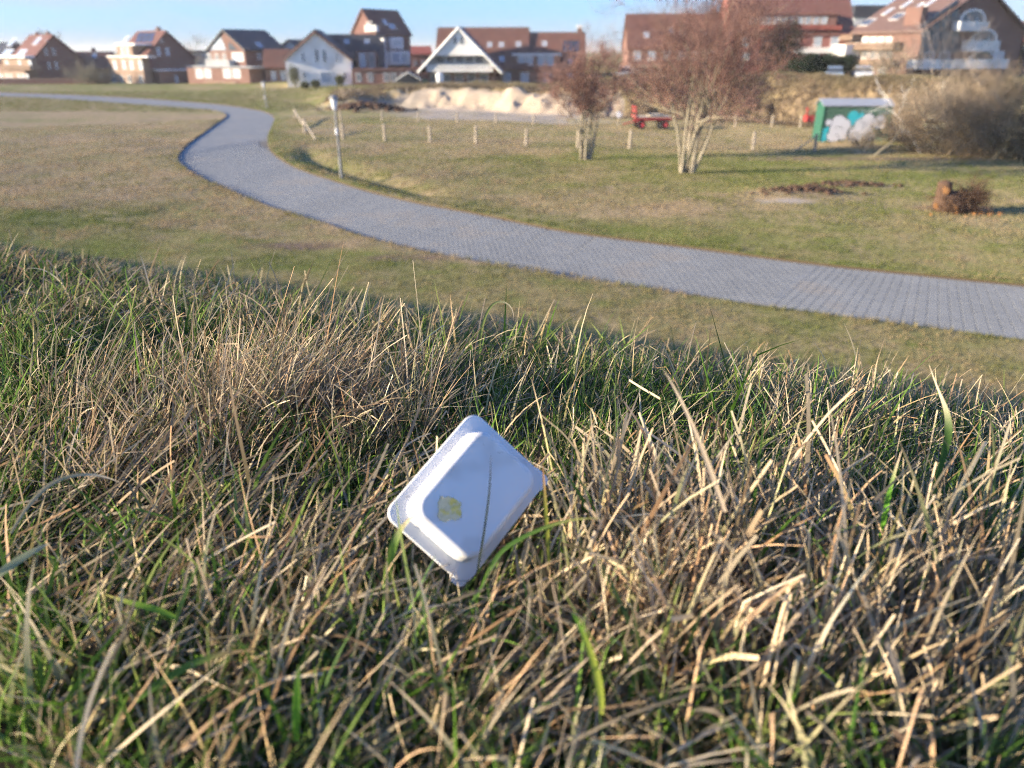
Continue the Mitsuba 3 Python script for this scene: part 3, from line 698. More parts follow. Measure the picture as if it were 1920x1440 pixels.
    def winpx(s, face, px, py, wpx, hpx, out=0.0, **kw):
        u0, z1 = s.hit(face, px - wpx / 2, py - hpx / 2, out); u1, z0 = s.hit(face, px + wpx / 2, py + hpx / 2, out)
        return s.win(face, (u0 + u1) / 2, (z0 + z1) / 2, abs(u1 - u0), abs(z1 - z0), out, **kw)
    def roofpx(s, px, py, wpx, hpx, name='skylight', m='m_pane_light', side=1, bars=0, b=0.08, x0=0.0, y0=0.0, fm='m_frame'):
        """something flat on the front roof slope, by where it is seen"""
        tl = np.array([0, 1, s.k]) / math.sqrt(1 + s.k ** 2) if side > 0 else np.array([0, -1, s.k]) / math.sqrt(1 + s.k ** 2)
        o = np.array([x0, y0 if side > 0 else y0 + s.W, s.e + .04 + s.t]); n = np.cross([1, 0, 0], tl) * side
        O, N_ = s.R @ o + s.o, s.R @ n
        def h(a, b_):
            d = ray(a, b_); p = EYE + d * (((O - EYE) @ N_) / (d @ N_)); q = (p - O) @ s.R; return q[0], q @ tl
        ua, ta = h(px, py); ub, tb = h(px + wpx / 2, py); uc, tc = h(px, py - hpx / 2)
        return s.win((o, np.array([1., 0, 0]), n), ua, ta, 2 * abs(ub - ua), 2 * abs(tc - ta), m=m, fm=fm, b=b, bars=bars, name=name, parent=s.roofkey if s.roofkey.count('__') < 2 else None, tilt=tl)
def rail(H, face, x0, y0, x1, y1, out, m='m_white', nb=0, name='balcony'):
    """balcony: slab and a parapet of boards on three sides"""
    u0, z1 = H.hit(face, x0, y0, out); u1, z0 = H.hit(face, x1, y1, out); u0, u1 = min(u0, u1), max(u0, u1)
    o, u, n = face
    k = H.block(name, face, u0, u1, z0 - 0.12, z0, out, m)
    ms = []
    def bx(a0, a1, b0, b1, c0, c1):
        c = np.array([o + u * a + n * b for a in (a0, a1) for b in (b0, b1)]); lo, hi = c.min(0), c.max(0); return box(lo[0], hi[0], lo[1], hi[1], c0, c1)
    ms += [bx(u0, u1, out - .08, out, z1 - .12, z1), bx(u0, u1, out - .06, out - .02, z0 + .1, z0 + .18)]
    nb = nb or max(4, int((u1 - u0) / 0.17))
    for i in range(nb):
        c = u0 + (u1 - u0) * (i + .5) / nb; ms.append(bx(c - .05, c + .05, out - .06, out - .02, z0, z1 - .12))
    for c in (u0, u1 - .06): ms.append(bx(c, c + .06, 0.0, out - .08, z0, z1))
    H.add('railing', cat(ms), m, k)
    return k
def zat(py, Y, px=960): return at(px, py, Y)[2]

# --- A, leftmost of the row
def refpt(px, py, Y):
    p = at(px, py, Y); return p
yawA = -36
# house with red roof and white verandas
H = House('brick_house', 'leftmost brick house, red roof, cream verandas with white windows in front', yawA, (9.0, 0), refpt(72, 160, 152))
H.gable(9.0, 9.3, 4.7, 9.5, 'm_brick_dark', 'm_roof_red')
f, g = H.front(), H.right(9.0)
H.blockpx('veranda', f, -14, 131, 54, 165, 2.2, 'm_cream', down=-0.5)
H.blockpx('upper_veranda', f, 2, 111, 60, 131, 1.2, 'm_cream')
rail(H, f, -8, 121, 56, 130, 2.1, 'm_cream')
for x in (14, 38, 57): H.winpx(f, x, 121, 9, 15, 1.2, m='m_pane_light')
for x in (-6, 4, 14, 22, 36, 44, 52): H.winpx(f, x, 145, 7, 12, 2.2, m='m_pane_light')
H.blockpx('terrace_roof', f, -2, 104, 46, 109, 1.6, 'm_white')
H.roofpx(22, 79, 8, 14); H.roofpx(70, 77, 8, 14); H.roofpx(15, 98, 16, 10); H.roofpx(42, 98, 14, 10)
for x in (86, 101): H.winpx(g, x, 97, 8, 13, bars=0)
for x in (92, 106): H.winpx(g, x, 123, 7, 14)
H.winpx(g, 88, 78, 5, 8, bars=0)
for x in (2.5, 7.0): H.add('chimney', box(x, x + .6, 4.4, 5.0, 7.9, 9.3), 'm_brick')
# far-left dark house
H = House('dark_house', 'dark roofed house cut off by the left edge of the photo', yawA, (9, 0), refpt(8, 160, 170))
H.gable(10, 8, 5.0, 9.0, 'm_brick_dark', 'm_roof_dark'); H.winpx(H.right(9 + 1), 16, 110, 4, 8)
# low house between
H = House('low_house', 'low dark brick house with brown roof between two tall gabled houses', 14, (0, 0), refpt(112, 160, 162))
H.gable(10.0, 8.0, 3.4, 6.7, 'm_brick_dark', 'm_roof_brown')
H.add('chimney', box(6.3, 7.0, 3.7, 4.3, 5.3, 6.9), 'm_brick_dark'); H.roofpx(177, 104, 8, 8); H.roofpx(138, 106, 7, 7)
for x in (128, 150, 172, 190): H.winpx(H.front(), x, 145, 8, 11)
H2 = House('low_annex', 'small red roofed annex right of the low dark house', 14, (0, 0), refpt(180, 160, 166), 'annex')
H2.gable(4.5, 6, 3.0, 5.6, 'm_brick_dark', 'm_roof_brown'); H2.winpx(H2.front(), 198, 146, 6, 9)
# --- C
H = House('brick_house', 'brick house with cream bay front and solar panels on its red roof', -38, (10.1, 0), refpt(281, 159, 150))
H.gable(10.1, 9.8, 5.0, 10.0, 'm_brick_dark', 'm_roof_red')
f, g = H.front(), H.right(10.1)
H.blockpx('bay', f, 202, 107, 274, 160, 1.3, 'm_cream', down=-0.5); H.blockpx('bay_cornice', f, 199, 104.5, 277, 108, 1.5, 'm_white')
H.blockpx('dormer_tower', f, 217, 84, 250, 105, 0.9, 'm_cream', back=3.2); H.blockpx('tower_cornice', f, 215, 81.5, 252, 85, 1.1, 'm_white', back=3.3)
for x in (216, 233, 247, 264): H.winpx(f, x, 122, 10, 17, 1.3, m='m_pane_light')
for x in (230, 239): H.winpx(f, x, 95, 7, 14, 0.9, m='m_pane_light', bars=0)
for x in (214, 229, 243, 265): H.winpx(f, x, 148, 10, 14, 1.3)
for a in range(3):
    for b in range(2): H.roofpx(263 + a * 11 - b * 3, 66 + b * 9, 9.5, 8.2, 'solar_panel', 'm_solar', fm='m_dark', b=0.05)
H.roofpx(237, 73, 7, 9)
for x in (297, 314): H.winpx(g, x, 97, 9, 16, m='m_pane_light')
H.winpx(g, 302, 76, 6, 8, bars=0)
H.add('chimney', box(7.2, 7.9, 4.6, 5.3, 8.4, 9.9), 'm_brick')
H.block('annex', g, 1.0, 9.0, -0.5, 2.4, 2.4, 'm_brick_dark'); H.block('annex_roof', g, 0.8, 9.2, 2.4, 2.6, 2.6, 'm_white'); H.winpx(g, 331, 148, 8, 14, 2.4, m='m_pane_light')
# flat blue-grey block behind
H = House('flat_block', 'flat blue-grey building seen in the gap beside the solar roof', 10, (0, 0), refpt(338, 156, 182), 'building')
H.block('wall', H.front(), 0, 6.2, -1, 6.4, 0, 'm_grey', back=7); H.block('roof_edge', H.front(), -.2, 6.4, 6.4, 6.8, .2, 'm_roof_dark', back=7.2)
for x in (348, 362): H.winpx(H.front(), x, 118, 8, 10)
for x in (346, 364): H.winpx(H.front(), x, 101, 7, 6)
# --- E, glazed gable
H = House('glazed_house', 'brick house with glazed gable above a balcony and flat-roofed front extension', 58, (0, 0), refpt(467, 158, 145))
# ridge runs away to the right; the gable at x = 0 faces the sun
H.gable(9.0, 9.6, 6.2, 9.8, 'm_brick', 'm_roof_dark', ov=0.45)
gl = H.left(9.6)
def poly_on(H, face, pxs, out, th, m, name, parent=None):
    o, u, n = face
    q = [H.hit(face, a, b, out) for a, b in pxs]
    p = sg.Polygon(q); mm = trimesh.creation.extrude_polygon(p, th, engine='earcut'); v = mm.vertices.copy()
    mm.vertices = o + v[:, :1] * u + np.array([0, 0, 1.]) * v[:, 1:2] + n * (out - th + v[:, 2:])
    if mm.volume < 0: mm.invert()
    return H.add(name, mm, m, parent)
poly_on(H, gl, [(392, 94), (396, 86), (413, 68), (424, 94)], 0.05, 0.08, 'm_pane_light', 'gable_glazing')
poly_on(H, gl, [(429, 94), (429, 78), (446, 94)], 0.05, 0.08, 'm_pane', 'gable_glazing')
for a, b, c, d in ((401, 94, 401, 82), (411, 94, 411, 71), (396, 87, 421, 87)):
    q0, q1 = H.hit(gl, a, b, .06), H.hit(gl, c, d, .06); o, u, n = gl
    H.add('glazing_bar', rod(o + u * q0[0] + n * .07 + [0, 0, q0[1]], o + u * q1[0] + n * .07 + [0, 0, q1[1]], .05), 'm_frame')
H.winpx(gl, 446, 107, 23, 16, m='m_pane_light'); H.winpx(gl, 393, 108, 9, 14); H.winpx(gl, 407, 108, 9, 14); H.winpx(gl, 421, 108, 8, 14)
rail(H, gl, 384, 112, 430, 122, 1.2, 'm_grey')
H.blockpx('extension', gl, 350, 127, 470, 160, 3.0, 'm_brick', down=-0.6); H.blockpx('extension_roof', gl, 347, 123.5, 473, 127.3, 3.3, 'm_grey')
for x in (374, 390): H.winpx(gl, x, 138, 15, 17, 3.0, m='m_pane_light')
for x in (426, 444): H.winpx(gl, x, 138, 16, 17, 3.0, m='m_pane_light')
H.blockpx('bench_wall', gl, 384, 152, 442, 157, 4.2, 'm_cream', back=-3.9)
fr = H.front(); H.winpx(fr, 486, 106, 8, 12); H.winpx(fr, 486, 138, 8, 12); H.roofpx(486, 84, 8, 8)
# --- F
H = House('small_brick_house', 'small brick house with brown roof left of the white gabled house', 6, (0, 0), refpt(500, 157, 142))
H.gable(4.6, 5.6, 2.9, 6.0, 'm_brick', 'm_roof_brown')
for x in (513, 531): H.winpx(H.front(), x, 142, 11, 17, m='m_pane_light')
# --- G, white
H = House('white_house', 'white gabled house with dark slate roof and brown verge boards', 97, (0, 0), refpt(661, 158, 130))
WG = 10.2
H.gable(9.0, WG, 4.2, 8.7, 'm_white', 'm_roof_dark', ov=0.4)
gl = H.left(WG)
o, u, n = gl
for sg_ in (-1, 1):                                   # verge boards
    a = np.array([WG / 2 + sg_ * (WG / 2 + .3), H.e - .3 * H.k - .12]); b = np.array([WG / 2, H.r - .12])
    H.add('verge_board', rod(o + u * a[0] + n * .42 + [0, 0, a[1]], o + u * b[0] + n * .42 + [0, 0, b[1]], .14, n=4), 'm_brick')
for x, y, w, h in ((569, 108, 8, 18), (594, 105, 10, 24), (608, 105, 10, 24), (632, 108, 7, 18), (571, 141, 8, 14)): H.winpx(gl, x, y, w, h, bars=1)
H.winpx(gl, 612, 145, 24, 22, m='m_pane_light', name='garage_door', bars=2); H.winpx(gl, 646, 143, 9, 16)
Hw = H
H = House('white_house_wing', 'dark slate roofed cross wing joined to the white gabled house', 6, (0, 0), refpt(612, 158, 134), 'house')
H.gable(9.6, 9.0, 3.0, 8.2, 'm_white', 'm_roof_dark', ov=0.3)
fr = H.front()
H.blockpx('side_bay', fr, 668, 96, 708, 130, 0.9, 'm_brick_dark', back=3.5); H.winpx(fr, 680, 113, 14, 26, 0.9, m='m_pane_light'); H.winpx(fr, 697, 113, 12, 26, 0.9)
H.blockpx('porch', fr, 652, 132, 716, 160, 3.0, 'm_white', down=-.5); H.blockpx('porch_roof', fr, 648, 128.5, 720, 132.5, 3.2, 'm_roof_brown')
for x in (662, 684, 704): H.winpx(fr, x, 146, 15, 18, 3.0, m='m_pane_light')
H.roofpx(650, 78, 9, 8); H.roofpx(688, 78, 9, 8)
H = House('grey_house', 'pale grey gable with dark flat roof box peeping over the white house', 55, (0, 0), refpt(572, 156, 152))
H.gable(6, 6.4, 6.3, 8.2, 'm_grey', 'm_roof_dark'); H.block('roof_box', H.left(6.4), 3.2, 6.2, 6.0, 7.3, -1.0, 'm_roof_dark', back=4)
H.winpx(H.left(6.4), 553, 86, 6, 8)
# --- H, tower house
H = House('tower_house', 'tall narrow brick house with steep red-brown roof behind the white house', 52, (0, 0), refpt(712, 158, 140))
H.gable(8.0, 6.2, 8.6, 12.8, 'm_brick_dark', 'm_roof_brown', ov=0.3)
gl, fr = H.left(6.2), H.front()
rail(H, gl, 683, 48, 705, 57, 0.6); H.winpx(gl, 693, 46, 10, 12, m='m_pane_light')
H.blockpx('white_bay', gl, 700, 72, 724, 158, 0.5, 'm_white', down=-.5)
H.blockpx('window_bay', fr, 733, 70, 757, 92, 0.8, 'm_white'); H.winpx(fr, 745, 80, 18, 14, 0.8, bars=2, m='m_pane_light')
H.blockpx('window_bay', fr, 731, 96, 769, 121, 0.8, 'm_white'); H.winpx(fr, 742, 108, 15, 19, 0.8, bars=1, m='m_pane_light'); H.winpx(fr, 759, 108, 15, 19, 0.8, bars=1, m='m_pane_light')
H.roofpx(735, 50, 10, 9); H.roofpx(722, 42, 7, 9)
H = House('garden_building', 'low dark building with brown roof line in front of the tower house', 4, (0, 0), refpt(664, 158, 127), 'building')
H.block('wall', H.front(), 0, 10.5, -.6, 2.0, 0, 'm_brick_dark', back=4); H.block('roof', H.front(), -.2, 10.7, 2.0, 2.25, .3, 'm_roof_brown', back=4.2)
for x in (672, 694, 724, 738, 756, 772): H.winpx(H.front(), x, 145, 11, 16)
H = House('garden_shed', 'small dark shed with pointed white-edged gable before the brick terrace', -84, (3.2, 0), refpt(746, 159, 121), 'shed')
H.gable(3.2, 3.3, 0.9, 2.1, 'm_dark', 'm_roof_dark', ov=0.25)
o, u, n = H.right(3.2)
for a in (-.25, 3.55): H.add('verge_board', rod(o + u * a + n * .28 + [0, 0, .66], o + u * 1.65 + n * .28 + [0, 0, 1.72], .07, n=4), 'm_frame')
# --- I
H = House('small_red_house', 'small house with bright red roof between tower house and white A-frame', 8, (0, 0), refpt(768, 157, 155))
H.gable(4.2, 5, 5.6, 7.2, 'm_brick_red', 'm_roof_bright')
for x in (778, 793): H.winpx(H.front(), x, 118, 6, 10)
# --- J
H = House('long_house', 'long brown-roofed brick house with white timber A-frame gable and dormers', -3, (0, 0), refpt(818, 156, 134))
LJ = 24.5
H.gable(15.0, 12, 2.5, 9.2, 'm_brick', 'm_roof_brown', ov=0.3)
rfJ = H.roofkey; kJ = dict(k=H.k, e=H.e, r=H.r, W=H.W, t=H.t)
H.roofkey = rfJ
for x, y in ((918, 84), (940, 84), (972, 83), (941, 111)): H.roofpx(x, y, 9, 9)
fr = H.front()
for x in (950, 984): H.winpx(fr, x, 145, 15, 18, m='m_pane_light', bars=1)
H.blockpx('dormer', fr, 964, 104, 1048, 126, -0.5, 'm_brick_dark', back=4); H.blockpx('dormer_roof', fr, 960, 100.5, 1052, 104.3, -0.3, 'm_frame', back=4.5)
for x in (978, 993, 1015, 1031): H.winpx(fr, x, 114, 13, 17, -0.5, m='m_pane_light')
# right wing of the same house, a little lower
H.gable(9.4, 11.4, 2.5, 8.4, 'm_brick', 'm_roof_brown', ov=0.3, x0=15.05, y0=0.3)
for x, y in ((988, 83), (1021, 82)): H.roofpx(x, y, 9, 9, y0=0.3)
for a in range(3): H.roofpx(1060 + a * 10.5, 87, 9.5, 20, 'solar_panel', 'm_solar', fm='m_dark', b=0.05, y0=0.3)
H.winpx(H.front(0.3), 1027, 145, 15, 18, m='m_pane_light')
H.winpx(H.front(0.3), 1070, 145, 12, 16, m='m_pane_light'); H.roofpx(1070, 115, 8, 8, y0=0.3)
ck = H.add('chimney', box(23.3, 24.1, 5.6, 6.3, 7.0, 8.4), 'm_brick'); H.add('chimney_cap', box(23.2, 24.2, 5.5, 6.4, 8.4, 8.85), 'm_white', ck)
# A-frame in front
jo = H
Hj = House.__new__(House); Hj.key = H.key; a = math.radians(-93); Hj.R = np.array([[math.cos(a), -math.sin(a), 0], [math.sin(a), math.cos(a), 0], [0, 0, 1]])
WJ, LJf = 12.9, 7.0
pj = refpt(787, 156, 127.5); Hj.o = pj - Hj.R @ np.array([LJf, 0, 0.])
e_, r_ = 1.6, 7.8
m_ = prism([(1.0, -.6), (WJ - 1.0, -.6), (WJ - 1.0, 2.3), (1.0, 2.3)], 0, LJf - 1.6); v = m_.vertices.copy(); m_.vertices = np.stack([v[:, 1], v[:, 0], v[:, 2]], 1); m_.invert() if m_.volume < 0 else None
Hj.add('wall', m_, 'm_brick')
kk_ = (r_ - e_) / (WJ / 2)
m_ = prism([(.75, 2.45), (WJ - .75, 2.45), (WJ / 2, r_ - .12)], 0, LJf - 1.5); v = m_.vertices.copy(); m_.vertices = np.stack([v[:, 1], v[:, 0], v[:, 2]], 1); m_.invert() if m_.volume < 0 else None
Hj.add('gable_wall', m_, 'm_grey')
ms = []
for sg_ in (1, -1):
    poly = [(-.25, e_ - .25 * kk_), (WJ / 2 - .002, r_), (WJ / 2 - .002, r_ + .34), (-.25, e_ - .25 * kk_ + .34)]
    if sg_ < 0: poly = [(WJ - q, z) for q, z in poly]
    m_ = prism(poly, 0, LJf + .2); v = m_.vertices.copy(); m_.vertices = np.stack([v[:, 1], v[:, 0], v[:, 2]], 1); ms.append(m_)
Hj.add('roof', cat(ms), 'm_roof_brown')
fj = Hj.right(LJf - 1.5); fj2 = Hj.right(LJf)
o, u, n = fj2
for sg_ in (0, 1):
    p0, p1 = np.array([-.2, e_ - .2 * kk_ + .1]), np.array([WJ / 2, r_ + .12])
    if sg_: p0[0] = WJ - p0[0]
    Hj.add('verge_board', rod(o + u * p0[0] + n * .28 + [0, 0, p0[1]], o + u * p1[0] + n * .28 + [0, 0, p1[1]], .2, n=4), 'm_frame')
zb = Hj.hit(fj2, 862, 104, 0)[1]
hw = lambda z: (r_ - .15 - z) / kk_
gk = poly_on(Hj, fj2, [(862 - 70 * .66, 104), (862 + 70 * .66, 104), (862, 54)], 0.0, 0.12, 'm_white', 'gable_cladding')
for x in (853, 866): Hj.winpx(fj2, x, 76, 8, 16, 0.0, bars=0)
for x in (826, 844, 862, 880, 898): Hj.winpx(fj, x, 112, 16, 14, 0.0, m='m_pane', bars=1)
rail(Hj, fj, 800, 122, 924, 133, 1.55, 'm_white')
for x in (815, 838, 861, 884, 907): Hj.winpx(Hj.right(LJf - 1.6), x, 146, 15, 17, 0.0, m='m_pane')

# --- K, big red house behind the trees
H = House('hotel_building', 'large red brick building with red roof and a row of attic windows', -4, (0, 0), refpt(1362, 160, 112), 'building')
LK = 15.9
zb0 = 0
H.gable(LK, 13, 7.0, 15.0, 'm_brick_red', 'm_roof_red', ov=0.25)
fr = H.front()
H.blockpx('attic_band', fr, 1398, 28, 1567, 48, 0.15, 'm_brick_dark', back=3.2); H.blockpx('attic_roof', fr, 1390, 25, 1574, 28.5, 0.5, 'm_roof_red', back=3.4)
for x in (1412, 1427, 1441, 1456, 1470, 1485, 1500, 1515, 1530, 1545): H.winpx(fr, x, 38, 9, 14, 0.15, m='m_pane_light', bars=0)
H.blockpx('skirt_roof', fr, 1362, 48, 1578, 56, 0.6, 'm_roof_bright')
for x in (1398, 1437, 1491, 1533, 1565): H.winpx(fr, x, 76, 11, 23, 0.0, m='m_pane_light')
for x in (1398, 1437, 1509, 1529, 1555): H.winpx(fr, x, 106, 10, 14, 0.0, m='m_pane_light')
rail(H, fr, 1485, 89, 1562, 97, 1.0)
H.add('chimney', box(3.0, 3.8, 6.2, 7.0, 12.8, 14.6), 'm_brick_red')
H = House('long_wing', 'long dark roofed wing with white terrace edge, behind the bare trees', -4, (0, 0), refpt(1174, 160, 116), 'building')
H.gable(15.0, 12, 5.2, 10.3, 'm_brick', 'm_roof_brown', ov=0.25)
fr = H.front()
for x, y in ((1212, 66), (1258, 58), (1280, 62), (1318, 60)): H.roofpx(x, y, 10, 10)
for x in (1195, 1222, 1250, 1278, 1306, 1334): H.winpx(fr, x, 104, 12, 18, m='m_pane_light')
H.blockpx('terrace_roof', fr, 1172, 121.5, 1352, 127, 2.6, 'm_cream'); 
for x in (1186, 1236, 1290, 1340): H.blockpx('post', fr, x - 2, 127, x + 2, 160, 2.5, 'm_white', back=-2.2, down=-.6)
for x in (1200, 1225, 1260, 1285, 1315): H.winpx(fr, x, 143, 16, 22, 0.0, m='m_pane')

# --- L, big house with balconies
H = House('apartment_house', 'big brick apartment house with glazed gable, arched windows and white balconies', -70, (0, 0), refpt(1709, 165, 100), 'apartment house')
WL, LL, eL, rL = 17.0, 11.6, 0, 0
g0 = H.right(0)
eL = H.hit(g0, 1711, 57)[1]; rL = eL + 4.75
# local x runs back along the ridge to the left: the gable stands at x = 0
m_ = None
H2 = H
def lgable():
    poly = [(0, -3), (WL, -3), (WL, eL), (WL / 2, rL), (0, eL)]
    g_ = prism(poly, 0, LL); v = g_.vertices.copy(); g_.vertices = np.stack([-v[:, 1], v[:, 0], v[:, 2]], 1); g_.invert() if g_.volume < 0 else None
    H.add('wall', g_, 'm_brick')
    k = (rL - eL) / (WL / 2); t = .25 * math.sqrt(1 + k * k); ms = []; ov = .5
    for sg_ in (1, -1):
        p = [(-ov, eL - ov * k + .04), (WL / 2 - .002, rL + .04), (WL / 2 - .002, rL + .04 + t), (-ov, eL - ov * k + .04 + t)]
        if sg_ < 0: p = [(WL - a, b) for a, b in p]
        mm = prism(p, -LL - ov, ov); 
        v = mm.vertices.copy(); mm.vertices = np.stack([v[:, 1], v[:, 0], v[:, 2]], 1); ms.append(mm)
    H.roofkey = H.add('roof', cat(ms), 'm_roof_dusky'); H.k, H.e, H.W, H.t = k, eL, WL, t
lgable()
f = H.front()
poly_on(H, g0, [(1728, 100), (1728, 46), (1797, -2), (1800, 100)], 0.06, 0.1, 'm_pane', 'gable_glazing')
for x in (1728, 1746, 1764, 1782, 1799):
    q0, q1 = H.hit(g0, x, 100, .07), H.hit(g0, x, max(46 - (x - 1728) * .69, 0), .07); o, u, n = g0
    H.add('glazing_bar', rod(o + u * q0[0] + n * .09 + [0, 0, q0[1]], o + u * q1[0] + n * .09 + [0, 0, q1[1]], .05), 'm_dark')
for y in (14, 34, 56, 78):
    x0_ = max(1728, 1728 + (46 - y) / .69); q0, q1 = H.hit(g0, x0_, y, .07), H.hit(g0, 1799, y, .07); o, u, n = g0
    H.add('glazing_bar', rod(o + u * q0[0] + n * .09 + [0, 0, q0[1]], o + u * q1[0] + n * .09 + [0, 0, q1[1]], .05), 'm_dark')
def arch(px, py, wpx, hpx):
    u0, z1 = H.hit(g0, px - wpx / 2, py - hpx / 2); u1, z0 = H.hit(g0, px + wpx / 2, py + hpx / 2)
    w, h = abs(u1 - u0), z1 - z0; cu = (u0 + u1) / 2; an = np.linspace(0, np.pi, 20); rise = min(w * .45, h * .7)
    o, u, n = g0
    def outline(s_): return [(cu + s_ * w / 2, z0)] + [(cu + s_ * w / 2 * np.cos(a), z1 - rise + s_ * rise * np.sin(a)) for a in an] + [(cu - s_ * w / 2, z0)]
    def ex(poly, a, b):
        mm = trimesh.creation.extrude_polygon(poly, b - a, engine='earcut'); v = mm.vertices.copy(); mm.vertices = o + v[:, :1] * u + np.array([0, 0, 1.]) * v[:, 1:2] + n * (a + v[:, 2:])
        if mm.volume < 0: mm.invert()
        return mm
    k = H.add('arched_window', ex(sg.Polygon(outline(1)).difference(sg.Polygon(outline(.84))), -.02, .1), 'm_white')
    H.add('pane', ex(sg.Polygon(outline(.86)), -.02, .03), 'm_pane', k)
    fr_ = [ex(sg.box(cu - .05 + d, z0, cu + .05 + d, z1 - w * .16 - abs(d) * .3), .0, .07) for d in (-w * .16, w * .16)]
    H.add('bar', cat(fr_), 'm_frame', k)
arch(1824, 31, 42, 30); arch(1845, 70, 42, 34); arch(1842, 107, 46, 24)
rail(H, g0, 1802, 40, 1852, 56, 1.2); rail(H, g0, 1821, 76, 1873, 94, 1.2); rail(H, g0, 1722, 112, 1890, 126, 1.6)
H.winpx(g0, 1872, 105, 14, 18, m='m_pane_light'); H.winpx(g0, 1770, 105, 16, 16); H.winpx(g0, 1742, 105, 14, 16)
# sunny long side
rail(H, f, 1585, 80, 1676, 91, 1.4, 'm_cream'); rail(H, f, 1562, 84, 1583, 104, 2.6, 'm_white'); rail(H, f, 1590, 112, 1668, 120, 1.4, 'm_cream'); rail(H, f, 1568, 66, 1597, 73, 1.6, 'm_cream')
for x in (1607, 1622, 1637, 1652, 1667): H.winpx(f, x, 76, 9, 13, m='m_pane_light'); H.winpx(f, x, 103, 9, 14, m='m_pane')
for x in (1600, 1630, 1655): H.winpx(f, x, 135, 12, 18, m='m_pane')
H.blockpx('chimney', f, 1700, 14, 1721, 60, -0.6, 'm_brick', back=1.5)
for x, y in ((1627, 42), (1683, 31)): H.roofpx(x, y, 16, 12, 'dormer_window', 'm_pane')
for x, y in ((1700, 8), (1722, 12), (1745, 5), (1665, 22)): H.roofpx(x, y, 7, 12)
# --- M
H = House('red_roof_house', 'house with bright red roof cut off by the right edge', -20, (0, 0), refpt(1880, 160, 122))
H.gable(14, 9, 6.4, 9.6, 'm_brick_dark', 'm_roof_bright')
for x in (1905, 1917): H.winpx(H.front(), x, 85, 8, 12)
H = House('dark_flat_house', 'dark glazed roof box between the red building and the apartment house', 0, (0, 0), refpt(1582, 150, 135), 'building')
H.block('wall', H.front(), 0, 5, -1, 9.4, 0, 'm_grey', back=6); H.block('roof_box', H.front(), -.2, 5.2, 9.4, 11.2, .2, 'm_roof_dark', back=6.2)
for x in (1595, 1612): H.winpx(H.front(), x, 47, 12, 9, .2)

# ---------------------------------------------------------------- trees and shrubs
rng = np.random.default_rng(11)
mat('m_bark', proc(lambda p, n, uv: mix((0.16, 0.135, 0.10), (0.40, 0.36, 0.27), fbm(p.x * 9, p.y * 9, p.z * 3, 3))), 0.9, 0.1)
def rot_about(v, k, a):
    k = k / np.linalg.norm(k, axis=-1, keepdims=True)
    c, s = np.cos(a)[..., None], np.sin(a)[..., None]
    return v * c + np.cross(k, v) * s + k * (k * v).sum(-1, keepdims=True) * (1 - c)
def nrm(v): return v / (np.linalg.norm(v, axis=-1, keepdims=True) + 1e-12)
def sprout(P, R, per, tmin, tmax, ang, lenf, rf, up, K=5, wob=0.22, L0=None, minz=-1.0):
    """children of the polylines P (N,K,3): per each, leaving at an angle, bending up"""
    N = len(P) * per; src = np.repeat(np.arange(len(P)), per)
    t = rng.uniform(tmin, tmax, N) * (P.shape[1] - 1); i = np.minimum(t.astype(int), P.shape[1] - 2); f = (t - i)[:, None]
    a, b = P[src, i], P[src, i + 1]; p = a * (1 - f) + b * f; d = nrm(b - a)
    plen = np.linalg.norm(np.diff(P, axis=1), axis=2).sum(1)[src] if L0 is None else np.full(N, L0)
    k = np.cross(d, rng.normal(size=(N, 3))); d = rot_about(d, k, rng.normal(ang, ang * .3, N)); d[:, 2] = np.maximum(d[:, 2], minz); d = nrm(d)
    L = plen * lenf * rng.uniform(.6, 1.25, N); r = R[src, i] * rf
    return grow(p, d, L, r, up, K, wob)
def grow(p, d, L, r, up, K=5, wob=0.2, tip=0.35):
    out = [p]
    for j in range(K - 1):
        d = nrm(d + rng.normal(0, wob, d.shape) + np.array([0, 0, up])); p = p + d * (L / (K - 1))[:, None]; out.append(p)
    return np.stack(out, 1), r[:, None] * np.linspace(1, tip, K)[None]
def colors(n, K, sides, base, j=0.2):
    c = np.array(base) * (1 + rng.normal(0, j, (n, 1))); return np.clip(np.repeat(c, K * sides, 0), .01, .9)
